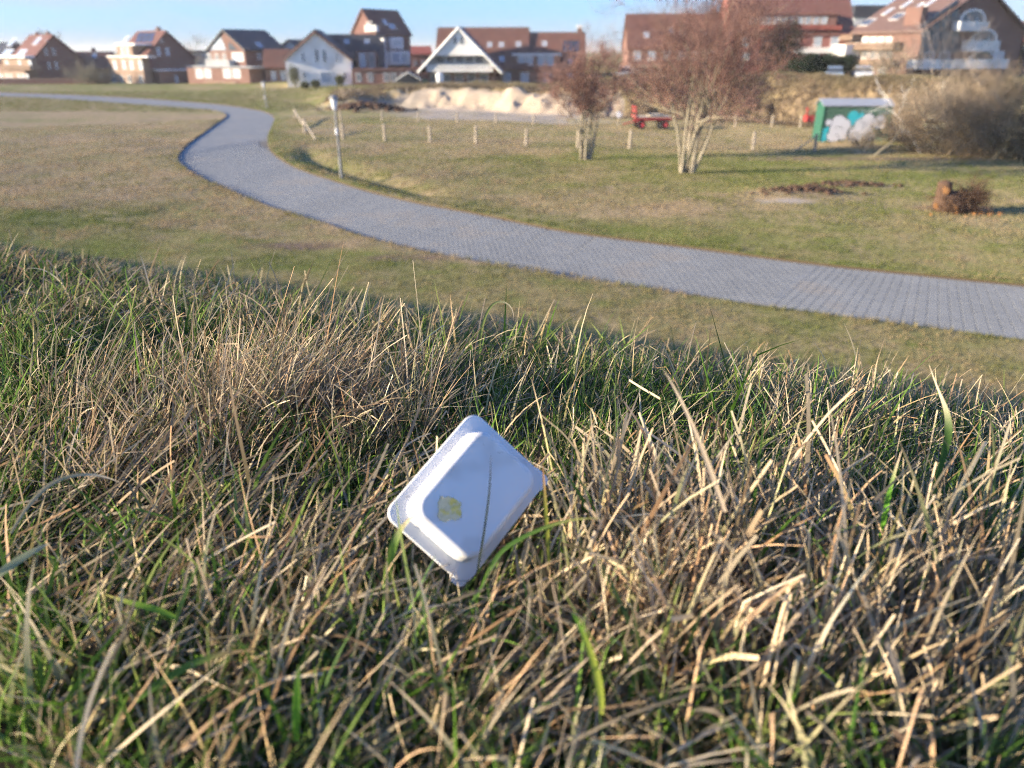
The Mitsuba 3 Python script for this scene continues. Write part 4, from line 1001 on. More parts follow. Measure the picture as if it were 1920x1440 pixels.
def bare_tree(label, base, stems, height, spread, crown_col, per=(5, 6, 7, 7)):
    key = thing('bare_tree', label, 'tree')
    base = np.asarray(base, float); base[2] = terrain(base[0], base[1]) - 0.1
    sp, sr = [], []
    for (dx, dy, lean, fr, r) in stems:
        p, q = grow(np.array([base + [dx, dy, 0]]), nrm(np.array([[lean, rng.normal(0, .12), 1.0]])), np.array([height * fr]), np.array([r]), 0.05, K=9, wob=0.07, tip=0.22)
        # a little more upright as it climbs
        sp.append(p[0]); sr.append(q[0])
        v, f = tubes(p, q * (1 + 0.15 * rng.normal(size=q.shape)), 8)
        part(key, 'stem', trimesh.Trimesh(v, f, process=False), 'm_bark', smooth=True)
    P0, R0 = np.array(sp), np.array(sr)
    P1, R1 = sprout(P0, R0, per[0], .40, .97, .72, .38 * spread, .6, .05, wob=.14, minz=.5)
    P2, R2 = sprout(P1, R1, per[1], .25, 1.0, .55, .55, .55, .05, minz=.15)
    P3, R3 = sprout(P2, R2, per[2], .15, 1.0, .6, .55, .6, .06)
    P4, R4 = sprout(P3, R3, per[3], .1, 1.0, .6, .6, .7, .07)
    v, f = tubes(P1, np.maximum(R1, .012), 6); part(key, 'limbs', trimesh.Trimesh(v, f, process=False), 'm_bark', smooth=True); labels[key + '__limbs'] = {'kind': 'stuff'}
    vs, fs, cs, o = [], [], [], 0
    for P_, R_, mn in ((P2, R2, .011), (P3, R3, .0075), (P4, R4, .0058)):
        v, f = tubes(P_, np.maximum(R_, mn), 3); vs.append(v); fs.append(f + o); o += len(v)
        cs.append(colors(len(P_), P_.shape[1], 3, crown_col))
    scene[key + '__crown'] = ply(trimesh.Trimesh(np.vstack(vs), np.vstack(fs), process=False), 'm_leafcol', smooth=True, color=np.vstack(cs)); labels[key + '__crown'] = {'kind': 'stuff'}
    return key
t1, t2 = gp(1097, 303), gp(1289, 329)
bare_tree('smaller reddish bare tree with several pale stems, left of the red wagon', [*t1, 0], [(-.25, 0, -.10, .78, .075), (-.12, .1, -.03, .85, .07), (0, -.1, .05, .9, .07), (.12, .05, .14, .85, .08), (.22, 0, .24, .82, .10), (-.2, .1, -.2, .7, .05), (.05, .15, -.06, .8, .05)], 4.7, 1.5, (.24, .14, .118), per=(5, 6, 7, 6))
bare_tree('larger reddish bare tree with forked pale trunk, right of the red wagon', [*t2, 0], [(-.32, 0, -.08, .80, .10), (-.18, .1, -.0, .86, .09), (.22, .0, .20, .66, .15), (.14, .1, .08, .9, .10), (-.34, .1, -.14, .8, .075), (.28, .1, .28, .85, .10), (0, .15, -.08, .85, .07), (.1, -.1, .04, .92, .06), (.3, 0, .30, .80, .08)], 6.7, 1.75, (.23, .134, .112), per=(6, 6, 6, 7))

def shrub(label, x, y, h, w, n, col, key_name='bare_shrub', droop=0.0, cat_='shrub', r0=.012, sub=(5, 4)):
    key = thing(key_name, label, cat_)
    z = terrain(x, y) - .05
    b = np.column_stack([x + rng.normal(0, w * .20, n), y + rng.normal(0, w * .16, n), np.full(n, z)])
    d = nrm(np.column_stack([(b[:, 0] - x) / w * 1.6 + rng.normal(0, .35, n), (b[:, 1] - y) / w * 1.6 + rng.normal(0, .35, n), np.ones(n)]))
    tone = np.exp(rng.normal(-.05, .5, n))
    P0, R0 = grow(b, d, h * rng.uniform(.65, 1.12, n), np.full(n, r0), -droop, K=7, wob=.16)
    P1, R1 = sprout(P0, R0, sub[0], .2, 1, .55, .42, .6, .0, K=4)
    P2, R2 = sprout(P1, R1, sub[1], .1, 1, .6, .55, .7, .02, K=4)
    vs, fs, cs, o = [], [], [], 0
    for P_, R_, mn in ((P0, R0, .015), (P1, R1, .010), (P2, R2, .007)):
        v, f = tubes(P_, np.maximum(R_, mn), 3); vs.append(v); fs.append(f + o); o += len(v); t_ = np.repeat(tone, len(P_) // n)[:, None]; cs.append(np.clip(np.repeat(np.array(col) * t_ * (1 + rng.normal(0, .15, (len(P_), 1))), P_.shape[1] * 3, 0), .01, .9))
    half = len(vs[0])
    scene[key + '__stems'] = ply(trimesh.Trimesh(vs[0], fs[0], process=False), 'm_leafcol', smooth=True, color=cs[0]); labels[key + '__stems'] = {'kind': 'stuff'}
    scene[key + '__twigs'] = ply(trimesh.Trimesh(np.vstack(vs[1:]), np.vstack(fs[1:]) - half, process=False), 'm_leafcol', smooth=True, color=np.vstack(cs[1:])); labels[key + '__twigs'] = {'kind': 'stuff'}
    return key
BR = (.27, .205, .14); GY = (.28, .23, .17); TN = (.40, .32, .21)
for (px, py, Y, h, w, n, col, lb) in (
        (1722, 292, 49.5, 3.0, 1.7, 80, BR, 'brown twiggy shrub leaning against the right end of the green container'),
        (1765, 294, 48.5, 3.9, 2.8, 120, GY, 'grey-brown bare shrub second to the right of the container'),
        (1830, 297, 47.5, 4.3, 3.0, 130, BR, 'tall dense brown shrub behind the uprooted stump'),
        (1885, 300, 47.0, 3.9, 3.0, 120, (.27, .22, .13), 'dark olive-brown shrub right of the one behind the stump'),
        (1960, 300, 46.0, 4.0, 3.0, 110, BR, 'brown shrub cut off by the right edge of the photo'),
        (1612, 288, 52.0, 0.9, 1.6, 30, GY, 'low grey bramble bush in front of the container')):
    x = at(px, py, Y)[0]; shrub(lb, x, Y, h, w, int(n * 1.15), np.array(col), droop=0.03)
for (px, Y, h, w, n, col, lb) in (
        (1700, 56, 1.7, 3.2, 110, TN, 'tan scrub on the bank above the container, left of the pale railing'),
        (1790, 55, 1.7, 3.4, 120, TN, 'tan scrub on the bank under the long white balcony'),
        (1880, 54, 1.8, 3.4, 120, GY, 'greyish scrub on the bank at the far right'),
        (1740, 72, 5.6, 3.0, 20, (.20, .175, .16), 'tall pale grey bare bush in front of the glazed gable'),
        (1655, 70, 2.6, 2.4, 70, GY, 'grey bush on the bank below the sunny balconies'),
        (1330, 80, 1.6, 2.6, 60, (.24, .15, .11), 'low reddish scrub at the top of the bank behind the larger tree'),
        (1255, 84, 1.6, 2.6, 60, (.22, .15, .11), 'low reddish scrub on the bank between the two bare trees'),
        (660, 91, 1.2, 2.4, 50, GY, 'low dry weeds on the dark earth heap left of the sand'),
        (198, 148, 2.6, 2.6, 60, (.22, .2, .14), 'garden bush in front of the cream bay house'),
        (168, 147, 3.4, 2.8, 60, (.16, .15, .11), 'garden bush before the low dark house')):
    x = at(px, 200, Y)[0]; shrub(lb, x, Y, h, w, n, col, droop=0.02, sub=(4, 4))

def leafy(label, x, y, shape, n, size, cols, name, cat_='tree', trunk=None):
    """evergreen: leaf-sized faces through the volume of a few lobes"""
    key = thing(name, label, cat_)
    z0 = float(terrain(x, y))
    pos = []
    for (cx, cy, cz, rx, ry, rz, wt) in shape:
        k = int(n * wt); d = nrm(rng.normal(size=(k, 3))); r = rng.random(k) ** .38
        q = d * r[:, None] * (1 + .35 * (meshkit.noise(d * 2.2 + cx * 3.1 + 9, seed=3) - .4))[:, None]
        pos.append(q * [rx, ry, rz] + [x + cx, y + cy, z0 + cz])
    pos = np.vstack(pos); N = len(pos)
    a = nrm(rng.normal(size=(N, 3)) + [0, 0, .5]); b = nrm(np.cross(a, rng.normal(size=(N, 3)))); s = size * rng.uniform(.6, 1.4, N)[:, None]
    v = np.stack([pos - a * s, pos + b * s * .45, pos + a * s, pos - b * s * .45], 1).reshape(-1, 3)
    f = (np.array([[0, 1, 2], [0, 2, 3]])[None] + (np.arange(N) * 4)[:, None, None]).reshape(-1, 3)
    c = np.repeat(np.array(cols)[rng.integers(0, len(cols), N)] * (1 + rng.normal(0, .2, (N, 1))), 4, 0)
    scene[key + '__crown'] = ply(trimesh.Trimesh(v, f, process=False), 'm_blade', smooth=False, color=np.clip(c, .005, .8)); labels[key + '__crown'] = {'kind': 'stuff'}
    if trunk:
        part(key, 'trunk', rod([x, y, z0 - .2], [x + .05, y, z0 + trunk], .18, .08, 8), 'm_bark', smooth=40)
    return key
DKG = [(.018, .035, .02), (.03, .05, .028), (.022, .03, .02)]
p = at(1462, 130, 96); leafy('dark ivy-grown tree standing against the red brick building', p[0], 96, [(0, 0, 2.6, 2.6, 2.2, 2.2, .4), (.4, 0, 4.6, 1.9, 2, 2.1, .35), (-.9, 0, 4.0, 1.8, 1.6, 1.8, .25)], 7000, .15, [(.05, .04, .028), (.04, .045, .025), (.075, .05, .035)], 'evergreen_tree', trunk=4)
for px, w, lb in ((1505, 2.0, 'dark evergreen hedge bush below the white balcony of the red building, left one'), (1540, 2.2, 'dark evergreen hedge bush below the white balcony, middle one'), (1575, 2.0, 'dark evergreen hedge bush beside the parked cars')):
    p = at(px, 140, 92); leafy(lb, p[0], 92, [(0, 0, 1.1, w, 1.6, 1.5, .6), (.6, 0, 1.9, w * .6, 1.2, .9, .4)], 4200, .13, DKG, 'evergreen_bush', 'bush', trunk=1)
p = at(1902, 120, 112); leafy('slim dark cypress beside the red roofed house', p[0], 112, [(0, 0, 2.4, .9, .9, 2.6, .6), (0, 0, 4.6, .7, .7, 1.8, .4)], 3000, .12, DKG, 'cypress', trunk=2)
OLV = [(.07, .085, .03), (.10, .10, .035), (.05, .065, .03)]
for px, h, lb in ((552, 3.4, 'round dark bush at the left corner of the white house'), (571, 1.1, 'small clipped round bush in front of the white house, left'), (591, 1.25, 'clipped yellow-green round bush beside the white garage door'), (637, 1.7, 'yellowish bush at the right corner of the white gable')):
    p = at(px, 150, 124 if h < 3 else 128); z = (3.0 if h > 3 else .75); r = .75 if h < 2 else .9
    leafy(lb, p[0], p[1], [(0, 0, h * .55, r, r, h * .45, 1.0)], 1200, .1, OLV, 'garden_bush', 'bush', trunk=h * .4)
for px, hh, lb in ((105, 10.5, 'faint bare tree top behind the leftmost red roof'), (372, 8.5, 'bare tree top between the solar roof house and the glazed gable')):
    p = at(px, 150, 182); bare_tree(lb, [p[0], 182, 0], [(-.2, 0, -.15, .7, .12), (.2, 0, .12, .8, .12), (0, .1, .0, .8, .1)], hh, .9, (.24, .19, .16), per=(5, 5, 5, 5))

# ---------------------------------------------------------------- rough grass
def tufts(n_, xy, h, w, per, cols, name, label, spread=.5):
    N = len(xy) * per; src = np.repeat(np.arange(len(xy)), per)
    z = terrain(xy[:, 0], xy[:, 1])[src] - .01
    h = np.broadcast_to(h, len(xy))[src] * rng.uniform(.5, 1.2, N); w = np.broadcast_to(w, len(xy))[src]
    b = np.column_stack([xy[src] + rng.normal(0, 1, (N, 2)) * w[:, None] * 1.2, z])
    a = rng.uniform(0, 2 * np.pi, N); lean = rng.normal(0, spread, (N, 2)) * h[:, None]
    s = np.column_stack([np.cos(a), np.sin(a), a * 0]) * w[:, None] * .5
    tip = b + np.column_stack([lean, h])
    v = np.stack([b - s, b + s, tip + s * .3, tip - s * .3], 1).reshape(-1, 3)
    f = (np.array([[0, 1, 2], [0, 2, 3]])[None] + (np.arange(N) * 4)[:, None, None]).reshape(-1, 3)
    c = np.repeat(cols[src] * (1 + rng.normal(0, .16, (N, 1))), 4, 0)
    key = thing(name, label, 'grass', kind='stuff'); scene[key] = ply(trimesh.Trimesh(v, f, process=False), 'm_blade', smooth=False, color=np.clip(c, .01, .8))
def inframe(xy, m=60):
    z = terrain(xy[:, 0], xy[:, 1]); dd = xy[:, 1] * CP + (6 - z) * SP; px = 960 + FPX * xy[:, 0] / dd
    return (px > -m) & (px < 1920 + m)
# lawn beyond the dike: even in the picture
n = 95000
r = 14 * (78 / 14.) ** (rng.random(n) ** .85); a = rng.uniform(-.68, .68, n); xy = np.stack([r * np.sin(a), r * np.cos(a)], 1)
dd = D(xy); q = xy[:, 1] - np.interp(xy[:, 0], BX, BY)
su, gv = zones(xy[:, 0], xy[:, 1])
ok = (dd > 11) & (q < -.5) & ~shapely.contains_xy(PATH.buffer(.03), xy[:, 0], xy[:, 1]) & inframe(xy) & (su < .35) & (rng.random(n) > -su * .75)
xy, gv, r = xy[ok], gv[ok], r[ok]
pat = (meshkit.fbm(np.column_stack([xy * .45, xy[:, 0] * 0]), 4, seed=21) - .5) * 2.1 + (meshkit.noise(np.column_stack([xy * 3, xy[:, 0] * 0]), seed=22) - .5) * .5
g_ = np.clip(gv + pat, 0, 1)[:, None]
cols = (np.array([.355, .272, .165]) * (1 - g_) + np.array([.155, .178, .05]) * g_)
pe = cKDTree(np.vstack([FE, NE])).query(xy)[0]
tufts(n, xy, np.where(r < 30, .055, .075) * (1 + .8 * (pe < .35)) * np.clip(.5 + .9 * meshkit.fbm(np.column_stack([xy * .8, xy[:, 0] * 0]), 3, seed=23), .4, 1.4), np.clip(.013 * r / 14, .013, .05), 4, cols, 'lawn_grass', 'short winter lawn grass, tan and olive, on both sides of the paved path', .55)
# rough dead grass on the bank
n = 36000
x = rng.uniform(-22, 44, n); qd = rng.uniform(-1.5, 12, n); y = np.interp(x, BX, BY) + qd; xy = np.stack([x, y], 1)
su, gv = zones(x, y)
kp = np.where(x < 6, np.where(qd > 2.2, .5, .0), .95) * (su < .5); ok = (rng.random(n) < kp) & inframe(xy); xy, qd, x = xy[ok], qd[ok], x[ok]
pat = meshkit.fbm(np.column_stack([xy * .5, x * 0]), 4, seed=31)[:, None]
g_ = np.clip(np.interp(qd, [2, 9], [0, .35])[:, None] + (pat - .5) * .8, 0, 1)
cols = np.array([.26, .20, .14]) * (1 - g_) * (.55 + .9 * pat) + np.array([.15, .16, .06]) * g_
tufts(n, xy, .38 * (.4 + pat[:, 0]), .05, 6, cols, 'bank_grass', 'rough tan dead grass and scrub covering the bank behind the wagon', .6)
# grass on the far lawn in front of the houses
n = 26000
y = rng.uniform(84, 126, n); x = rng.uniform(-90, 20, n); xy = np.stack([x, y], 1); q = y - np.interp(x, BX, BY)
ok = inframe(xy) & ~shapely.contains_xy(PATH.buffer(.1), x, y) & ((x < -22) | (q > 3)); xy = xy[ok]
pat = meshkit.fbm(np.column_stack([xy * .25, xy[:, 0] * 0]), 4, seed=33)[:, None]
cols = np.array([.22, .19, .09]) * (1 - pat) + np.array([.13, .16, .05]) * pat
tufts(n, xy, .10, .09, 3, cols, 'lawn_grass', 'greener mown grass between the sand bank and the houses', .5)

# ---------------------------------------------------------------- things on the lawn
mat('m_galv', (0.20, 0.21, 0.22), 0.5, 0.5); mat('m_lamp_white', (0.72, 0.73, 0.74), 0.35, 0.5)
def wood_col(c1, c2):
    return proc(lambda p, n, uv: mix(c1, c2, fbm(p.x * 14, p.y * 14, p.z * 3, 3)))
mat('m_post', wood_col((0.28, 0.235, 0.18), (0.44, 0.385, 0.31)), 0.85, 0.15); mat('m_wire', (0.30, 0.30, 0.29), 0.5, 0.5, metallic=0.6)
mat('m_red', proc(lambda p, n, uv: mix((0.40, 0.035, 0.04), (0.26, 0.05, 0.045), fbm(p.x * 5, p.y * 5, p.z * 5, 3))), 0.5, 0.4)
mat('m_rubber', (0.03, 0.03, 0.03), 0.8, 0.2); mat('m_rim_red', (0.45, 0.05, 0.06), 0.5, 0.4); mat('m_board', wood_col((0.34, 0.29, 0.22), (0.50, 0.44, 0.35)), 0.85, 0.1)
def ground_at(px, py):
    """where the line of sight meets the terrain"""
    d = ray(px, py); t = np.linspace(8, 160, 6000); p = EYE + d * t[:, None]; h = terrain(p[:, 0], p[:, 1]); i = int(np.argmax(p[:, 2] < h)); return np.array([p[i, 0], p[i, 1], h[i]])
def lathe(prof, n=16, ang=0):
    r, z = np.array(prof).T; a = np.arange(n) * 2 * np.pi / n
    v = np.stack([r[:, None] * np.cos(a), r[:, None] * np.sin(a), np.repeat(z[:, None], n, 1)], -1).reshape(-1, 3); k, j = np.meshgrid(np.arange(len(r) - 1), np.arange(n), indexing='ij')
    q = np.stack([k * n + j, k * n + (j + 1) % n, (k + 1) * n + (j + 1) % n, (k + 1) * n + j], -1).reshape(-1, 4)
    return trimesh.Trimesh(v, np.vstack([q[:, [0, 1, 2]], q[:, [0, 2, 3]]]), process=False)
def moved(m, p, rz=0):
    m = m.copy(); c, s = math.cos(rz), math.sin(rz); m.vertices = m.vertices @ np.array([[c, s, 0], [-s, c, 0], [0, 0, 1]]) + np.asarray(p); return m
def light_pole(px, py, h, label, lean=0.0):
    b = ground_at(px, py); k = thing('light_pole', label, 'light pole')
    m = lathe([(.0, -.3), (.075, -.3), (.075, .9), (.055, 1.0), (.042, h), (0, h)], 14); v = m.vertices; v[:, 0] += lean * np.maximum(v[:, 2], 0); part(k, 'pole', moved(m, b), 'm_galv', smooth=40)
    o = b + [lean * h, 0, h]
    part(k, 'collar', moved(lathe([(0, -1.75), (.075, -1.75), (.075, -1.45), (0, -1.45)], 12), o), 'm_lamp_white', smooth=40)
    part(k, 'lantern', moved(lathe([(0, -.62), (.10, -.60), (.15, -.30), (.15, -.12), (0, -.10)], 16), o), 'm_lamp_white', smooth=50)
    part(k, 'cap', moved(lathe([(0, -.10), (.22, -.10), (.20, -.03), (.06, .05), (0, .07)], 16), o), 'm_galv', smooth=40)
    part(k, 'bracket', cat([rod(o + [-.22, 0, .02], o + [.1, 0, .09], .02), rod(o + [-.22, 0, .02], o + [-.14, 0, -.3], .015)]), 'm_galv')
light_pole(641, 334, 3.85, 'slim grey light pole with white lantern standing beside the path', -0.012)
light_pole(501, 203, 2.75, 'far pale light pole near the bend where the path meets the sandy track', -0.04)

def fence(label, pts_, h, r, wires, braces=()):
    k = thing('wire_fence', label, 'fence')
    P_ = [ground_at(*p) for p in pts_]
    for p in P_:
        t = p + [rng.normal(0, .03), rng.normal(0, .03), h * rng.uniform(.94, 1.06)]
        m = rod(p - [0, 0, .3], t, r, r * .92, 7); part(k, 'post', m, 'm_post', smooth=40)
    for z in wires:
        for a, b in zip(P_[:-1], P_[1:]):
            q = np.linspace(0, 1, 7)[:, None]; L = a * (1 - q) + b * q + [0, 0, z]; L[:, 2] -= .05 * (1 - (2 * q[:, 0] - 1) ** 2); v, f = tubes(L[None], np.full((1, 7), .006), 4); part(k, 'wire', trimesh.Trimesh(v, f, process=False), 'm_wire')
    for a, b in braces:
        a, b = ground_at(*a) , ground_at(*b); part(k, 'brace', rod(a + [0, 0, h * .85], b, .05, .05, 7), 'm_post', smooth=40)
fence('front wire fence of round wooden posts crossing the lawn behind the two trees', [(571, 250), (644, 262), (722, 264), (807, 267), (893, 270), (986, 275), (1083, 277), (1180, 279), (1290, 281), (1412, 282), (1527, 285)], 1.15, .10, (.35, .65, .95), [((571, 250), (592, 262)), ((1527, 285), (1487, 285))])
fence('back wire fence of thin posts along the edge of the sandy strip', [(553, 222), (640, 226), (716, 227), (785, 229), (858, 231), (930, 232), (1000, 234), (1090, 235), (1235, 242), (1318, 236), (1378, 237), (1447, 238), (1500, 239)], .95, .08, (.4, .8), [((553, 222), (575, 246))])
k = thing('small_post', 'short pale post on the green lawn above the sand bank', 'post')
p = at(763, 172, 92); p[2] = terrain(p[0], p[1]); scene[k] = ply(rod(p - [0, 0, .2], p + [0, 0, .9], .07, .07, 7), 'm_post', smooth=40)

# wagon
k = thing('flatbed_wagon', 'red four wheeled flatbed wagon with plank deck parked before the bank', 'wagon')
b = ground_at(1221, 241); Mw = lambda m: moved(m, b, .06)
L_, Wd = 3.0, 1.5
part(k, 'chassis', Mw(cat([box(-L_ / 2, L_ / 2, -.45, -.35, .62, .80), box(-L_ / 2, L_ / 2, .35, .45, .62, .80), box(-1.05, -.93, -.6, .6, .38, .62), box(.85, .97, -.6, .6, .38, .62), box(-L_ / 2, L_ / 2, -Wd / 2, -Wd / 2 + .06, .74, .92)])), 'm_red')
for i in range(8):
    y0 = -Wd / 2 + .02 + i * .185; part(k, 'plank', Mw(box(-L_ / 2 - rng.uniform(0, .04), L_ / 2 + rng.uniform(0, .05), y0, y0 + .17, .92, .965 + rng.uniform(0, .012))), 'm_board')
part(k, 'front_rack', Mw(cat([box(-L_ / 2 - .05, -L_ / 2 + .02, -Wd / 2, Wd / 2, .95, 1.05), box(-L_ / 2 - .05, -L_ / 2 + .02, -Wd / 2, -Wd / 2 + .08, .92, 1.75), box(-L_ / 2 - .05, -L_ / 2 + .02, Wd / 2 - .08, Wd / 2, .92, 1.75), box(-L_ / 2 - .05, -L_ / 2 + .02, -Wd / 2, Wd / 2, 1.35, 1.47), box(-L_ / 2 - .05, -L_ / 2 + .02, -Wd / 2, Wd / 2, 1.65, 1.75)])), 'm_red')
part(k, 'drawbar', Mw(cat([rod([-L_ / 2, -.2, .55], [-L_ / 2 - .9, 0, .35], .04), rod([-L_ / 2, .2, .55], [-L_ / 2 - .9, 0, .35], .04)])), 'm_red')
part(k, 'tarp_bundle', Mw(trimesh.Trimesh(*(lambda s: (s.vertices * [.75, .45, .14] * (1 + .25 * (meshkit.noise(s.vertices * 2.4, seed=4)[:, None] - .5)) + [.3, 0, 1.05], s.faces))(trimesh.creation.icosphere(3)), process=False)), 'm_board', smooth=True)
for x in (-1.0, .92):
    for y in (-.68, .68):
        tyre = lathe([(.19, -.09), (.34, -.09), (.37, -.05), (.37, .05), (.34, .09), (.19, .09)], 22); rim = lathe([(0, -.05), (.16, -.06), (.195, -.092), (.195, .092), (.16, .06), (0, .05)], 18)
        def wheel(m): m = m.copy(); v = m.vertices.copy(); m.vertices = np.stack([v[:, 0], v[:, 2], v[:, 1]], 1) + [x, y, .37]; return Mw(m)
        wk = part(k, 'wheel', wheel(tyre), 'm_rubber', smooth=40); part(wk, 'rim', wheel(rim), 'm_rim_red', smooth=40)
# white disc on two sticks
k = thing('round_sign', 'round white board on two leaning sticks left of the red wagon', 'sign'); b = ground_at(1158, 238)
dk = lathe([(0, -.02), (.24, -.02), (.25, 0), (.24, .02), (0, .02)], 20); v = dk.vertices.copy(); dk.vertices = np.stack([v[:, 0], v[:, 2], v[:, 1]], 1) + b + [.06, -.04, 1.0]
part(k, 'board', dk, 'm_lamp_white', smooth=40); part(k, 'leg', rod(b + [-.1, 0, -.2], b + [.03, 0, 1.0], .025), 'm_post'); part(k, 'leg', rod(b + [.12, .4, -.2], b + [.08, 0, 1.0], .025), 'm_post')
# red machine behind the hut
k = thing('hand_trailer', 'small red trailer with upright post half hidden behind the green hut', 'trailer'); b = ground_at(1520, 238); b = np.array([b[0] - .1, b[1] , b[2]])
part(k, 'tub', moved(cat([box(-.45, 1.2, -.5, .5, .45, .52), box(-.45, -.40, -.5, .5, .52, .9), box(-.40, 1.2, -.5, -.45, .52, .9), box(-.40, 1.2, .45, .5, .52, .9)]), b), 'm_red'); part(k, 'upright', moved(cat([box(-.42, -.34, -.06, .06, .9, 1.55), box(-.46, -.30, -.14, .14, 1.40, 1.50)]), b), 'm_red')
for y in (-.55, .55):
    m = lathe([(0, -.07), (.28, -.07), (.32, -.03), (.32, .03), (.28, .07), (0, .07)], 18); v = m.vertices.copy(); m.vertices = np.stack([v[:, 0], v[:, 2], v[:, 1]], 1) + [.35, y, .32]; part(k, 'wheel', moved(m, b), 'm_rubber', smooth=40)

# green hut
mat('m_hut', proc(lambda p, n, uv: mix((0.018, 0.085, 0.06), (0.026, 0.115, 0.08), fbm(p.x * 3, p.y * 3, p.z * 3, 3))), 0.5, 0.4)
mat('m_hut_edge', (0.028, 0.105, 0.07), 0.5, 0.4); mat('m_hut_roof', proc(lambda p, n, uv: mix((0.34, 0.37, 0.41), (0.27, 0.29, 0.32), fbm(p.x * 2, p.y * 2, p.z * 2, 4))), 0.55, 0.4)
k = thing('site_hut', 'green corrugated site hut with pale roof and silver and cyan graffiti', 'hut')
bl = ground_at(1536, 266); xr = at(1661, 266, bl[1])[0]; HW = xr - bl[0]; HH = 2.42; HD = 1.5
hb = bl + [0, 0, -.05]; yaw = -.02
Mh = lambda m: moved(m, hb, yaw)
part(k, 'body', Mh(box(0, HW, .03, HD, -.2, HH)), 'm_hut')
n_r = 44; xs = np.linspace(.12, HW - .12, n_r * 4 + 1); pr = np.tile([0, 0, .028, .028], n_r + 1)[:len(xs)]
vv = np.vstack([np.stack([xs, -pr + .028, xs * 0 + .05], 1), np.stack([xs, -pr + .028, xs * 0 + HH - .08], 1)]); n_ = len(xs); i = np.arange(n_ - 1)
m = trimesh.Trimesh(vv, np.vstack([np.stack([i, i + 1, i + 1 + n_], 1), np.stack([i, i + 1 + n_, i + n_], 1)]), process=False); part(k, 'corrugated_front', Mh(m), 'm_hut')
part(k, 'corner_post', Mh(box(-.03, .12, -.02, .12, -.2, HH)), 'm_hut_edge'); part(k, 'corner_post', Mh(box(HW - .12, HW + .03, -.02, .12, -.2, HH)), 'm_hut_edge')
part(k, 'side_panel', Mh(box(-.015, 0, .12, HD, -.1, HH)), 'm_hut_edge')
rm = prism([(-.1, HH + .02), (HD * .6, HH + .42), (HD + .1, HH + .02), (HD + .1, HH + .07), (HD * .6, HH + .48), (-.1, HH + .07)], -.12, HW + .12); v = rm.vertices.copy(); rm.vertices = np.stack([v[:, 1], v[:, 0], v[:, 2]], 1); rm.invert() if rm.volume < 0 else None
part(k, 'roof', Mh(rm), 'm_hut_roof')
gm = prism([(.03, HH + .005), (HD - .03, HH + .005), (HD * .6, HH + .40)], 0.01, HW - .01); v = gm.vertices.copy(); gm.vertices = np.stack([v[:, 1], v[:, 0], v[:, 2]], 1); gm.invert() if gm.volume < 0 else None
part(k, 'gable', Mh(gm), 'm_hut')
mat('m_spray_silver', proc(lambda p, n, uv: mix((0.50, 0.52, 0.58), (0.66, 0.67, 0.72), fbm(p.x * 6, p.y * 6, p.z * 6, 3))), 0.5, 0.4); mat('m_spray_cyan', (0.04, 0.42, 0.50), 0.6, 0.3); mat('m_spray_dark', (0.05, 0.06, 0.10), 0.6, 0.3)
# painted letters: unions of sprayed lobes on the wall (metres from its left foot)
def zc(zx, zy, r): return sg.Point((zx - 500) / 455 * HW, (540 - zy) / 240 * HH).buffer(r / 455 * HW, 10)
U = shapely.union_all
silver = [U([zc(*c) for c in ((610, 405, 46), (650, 425, 42), (592, 445, 36), (632, 470, 44), (580, 495, 34), (655, 495, 28), (600, 515, 24))]),
          U([zc(*c) for c in ((805, 395, 44), (765, 425, 44), (738, 475, 44), (800, 455, 40), (832, 490, 28), (722, 510, 26), (780, 505, 26))]), U([zc(*c) for c in ((885, 395, 36), (900, 415, 30), (868, 420, 24))]), zc(543, 405, 20)]
cyan = [U([zc(*c) for c in ((700, 365, 36), (688, 395, 32), (722, 385, 24), (755, 358, 18), (745, 375, 14))]), U([zc(*c) for c in ((522, 470, 24), (520, 512, 22), (545, 500, 22), (540, 450, 14))])]
tool = sg.box(.13, .06, HW - .13, HH - .1)
def paint(g, y0, y1, m):
    g = g.intersection(tool)
    ms = [trimesh.creation.extrude_polygon(q, y1 - y0, engine='earcut') for q in getattr(g, 'geoms', [g]) if q.area > 1e-4]
    mm = cat(ms); v = mm.vertices.copy(); mm.vertices = np.stack([v[:, 0], -(y0 + v[:, 2]), v[:, 1]], 1); mm.invert() if mm.volume < 0 else None
    return Mh(mm)
for c in cyan: part(k, 'graffiti_lobe', paint(c, .002, .006, 'c'), 'm_spray_cyan')
part(k, 'graffiti_outline', paint(U([s.buffer(.045) for s in silver]).difference(U(silver).buffer(-.02)), .005, .009, 'd'), 'm_spray_dark')
for s in silver: part(k, 'graffiti_letter', paint(s, .006, .012, 's'), 'm_spray_silver')
cuts = [sg.LineString([((a - 500) / 455 * HW, (540 - b) / 240 * HH) for a, b in l]).buffer(.022) for l in (((588, 440), (620, 432), (648, 446)), ((606, 480), (630, 500), (625, 525)), ((760, 400), (790, 420), (770, 450)), ((735, 470), (752, 492)), ((870, 400), (895, 408), (885, 425)), ((800, 470), (818, 492), (808, 515)))]
part(k, 'graffiti_stroke', paint(U(cuts), .012, .016, 'd'), 'm_spray_dark')
tg = [sg.LineString([((a - 500) / 455 * HW, (540 - b) / 240 * HH) for a, b in l]).buffer(.014) for l in (((868, 350), (866, 332), (880, 330)), ((886, 350), (892, 332), (898, 350)), ((904, 348), (906, 333), (916, 334), (914, 348)), ((922, 350), (930, 332), (936, 348)))]
part(k, 'graffiti_tag', paint(U(tg), .002, .006, 's'), 'm_spray_silver')

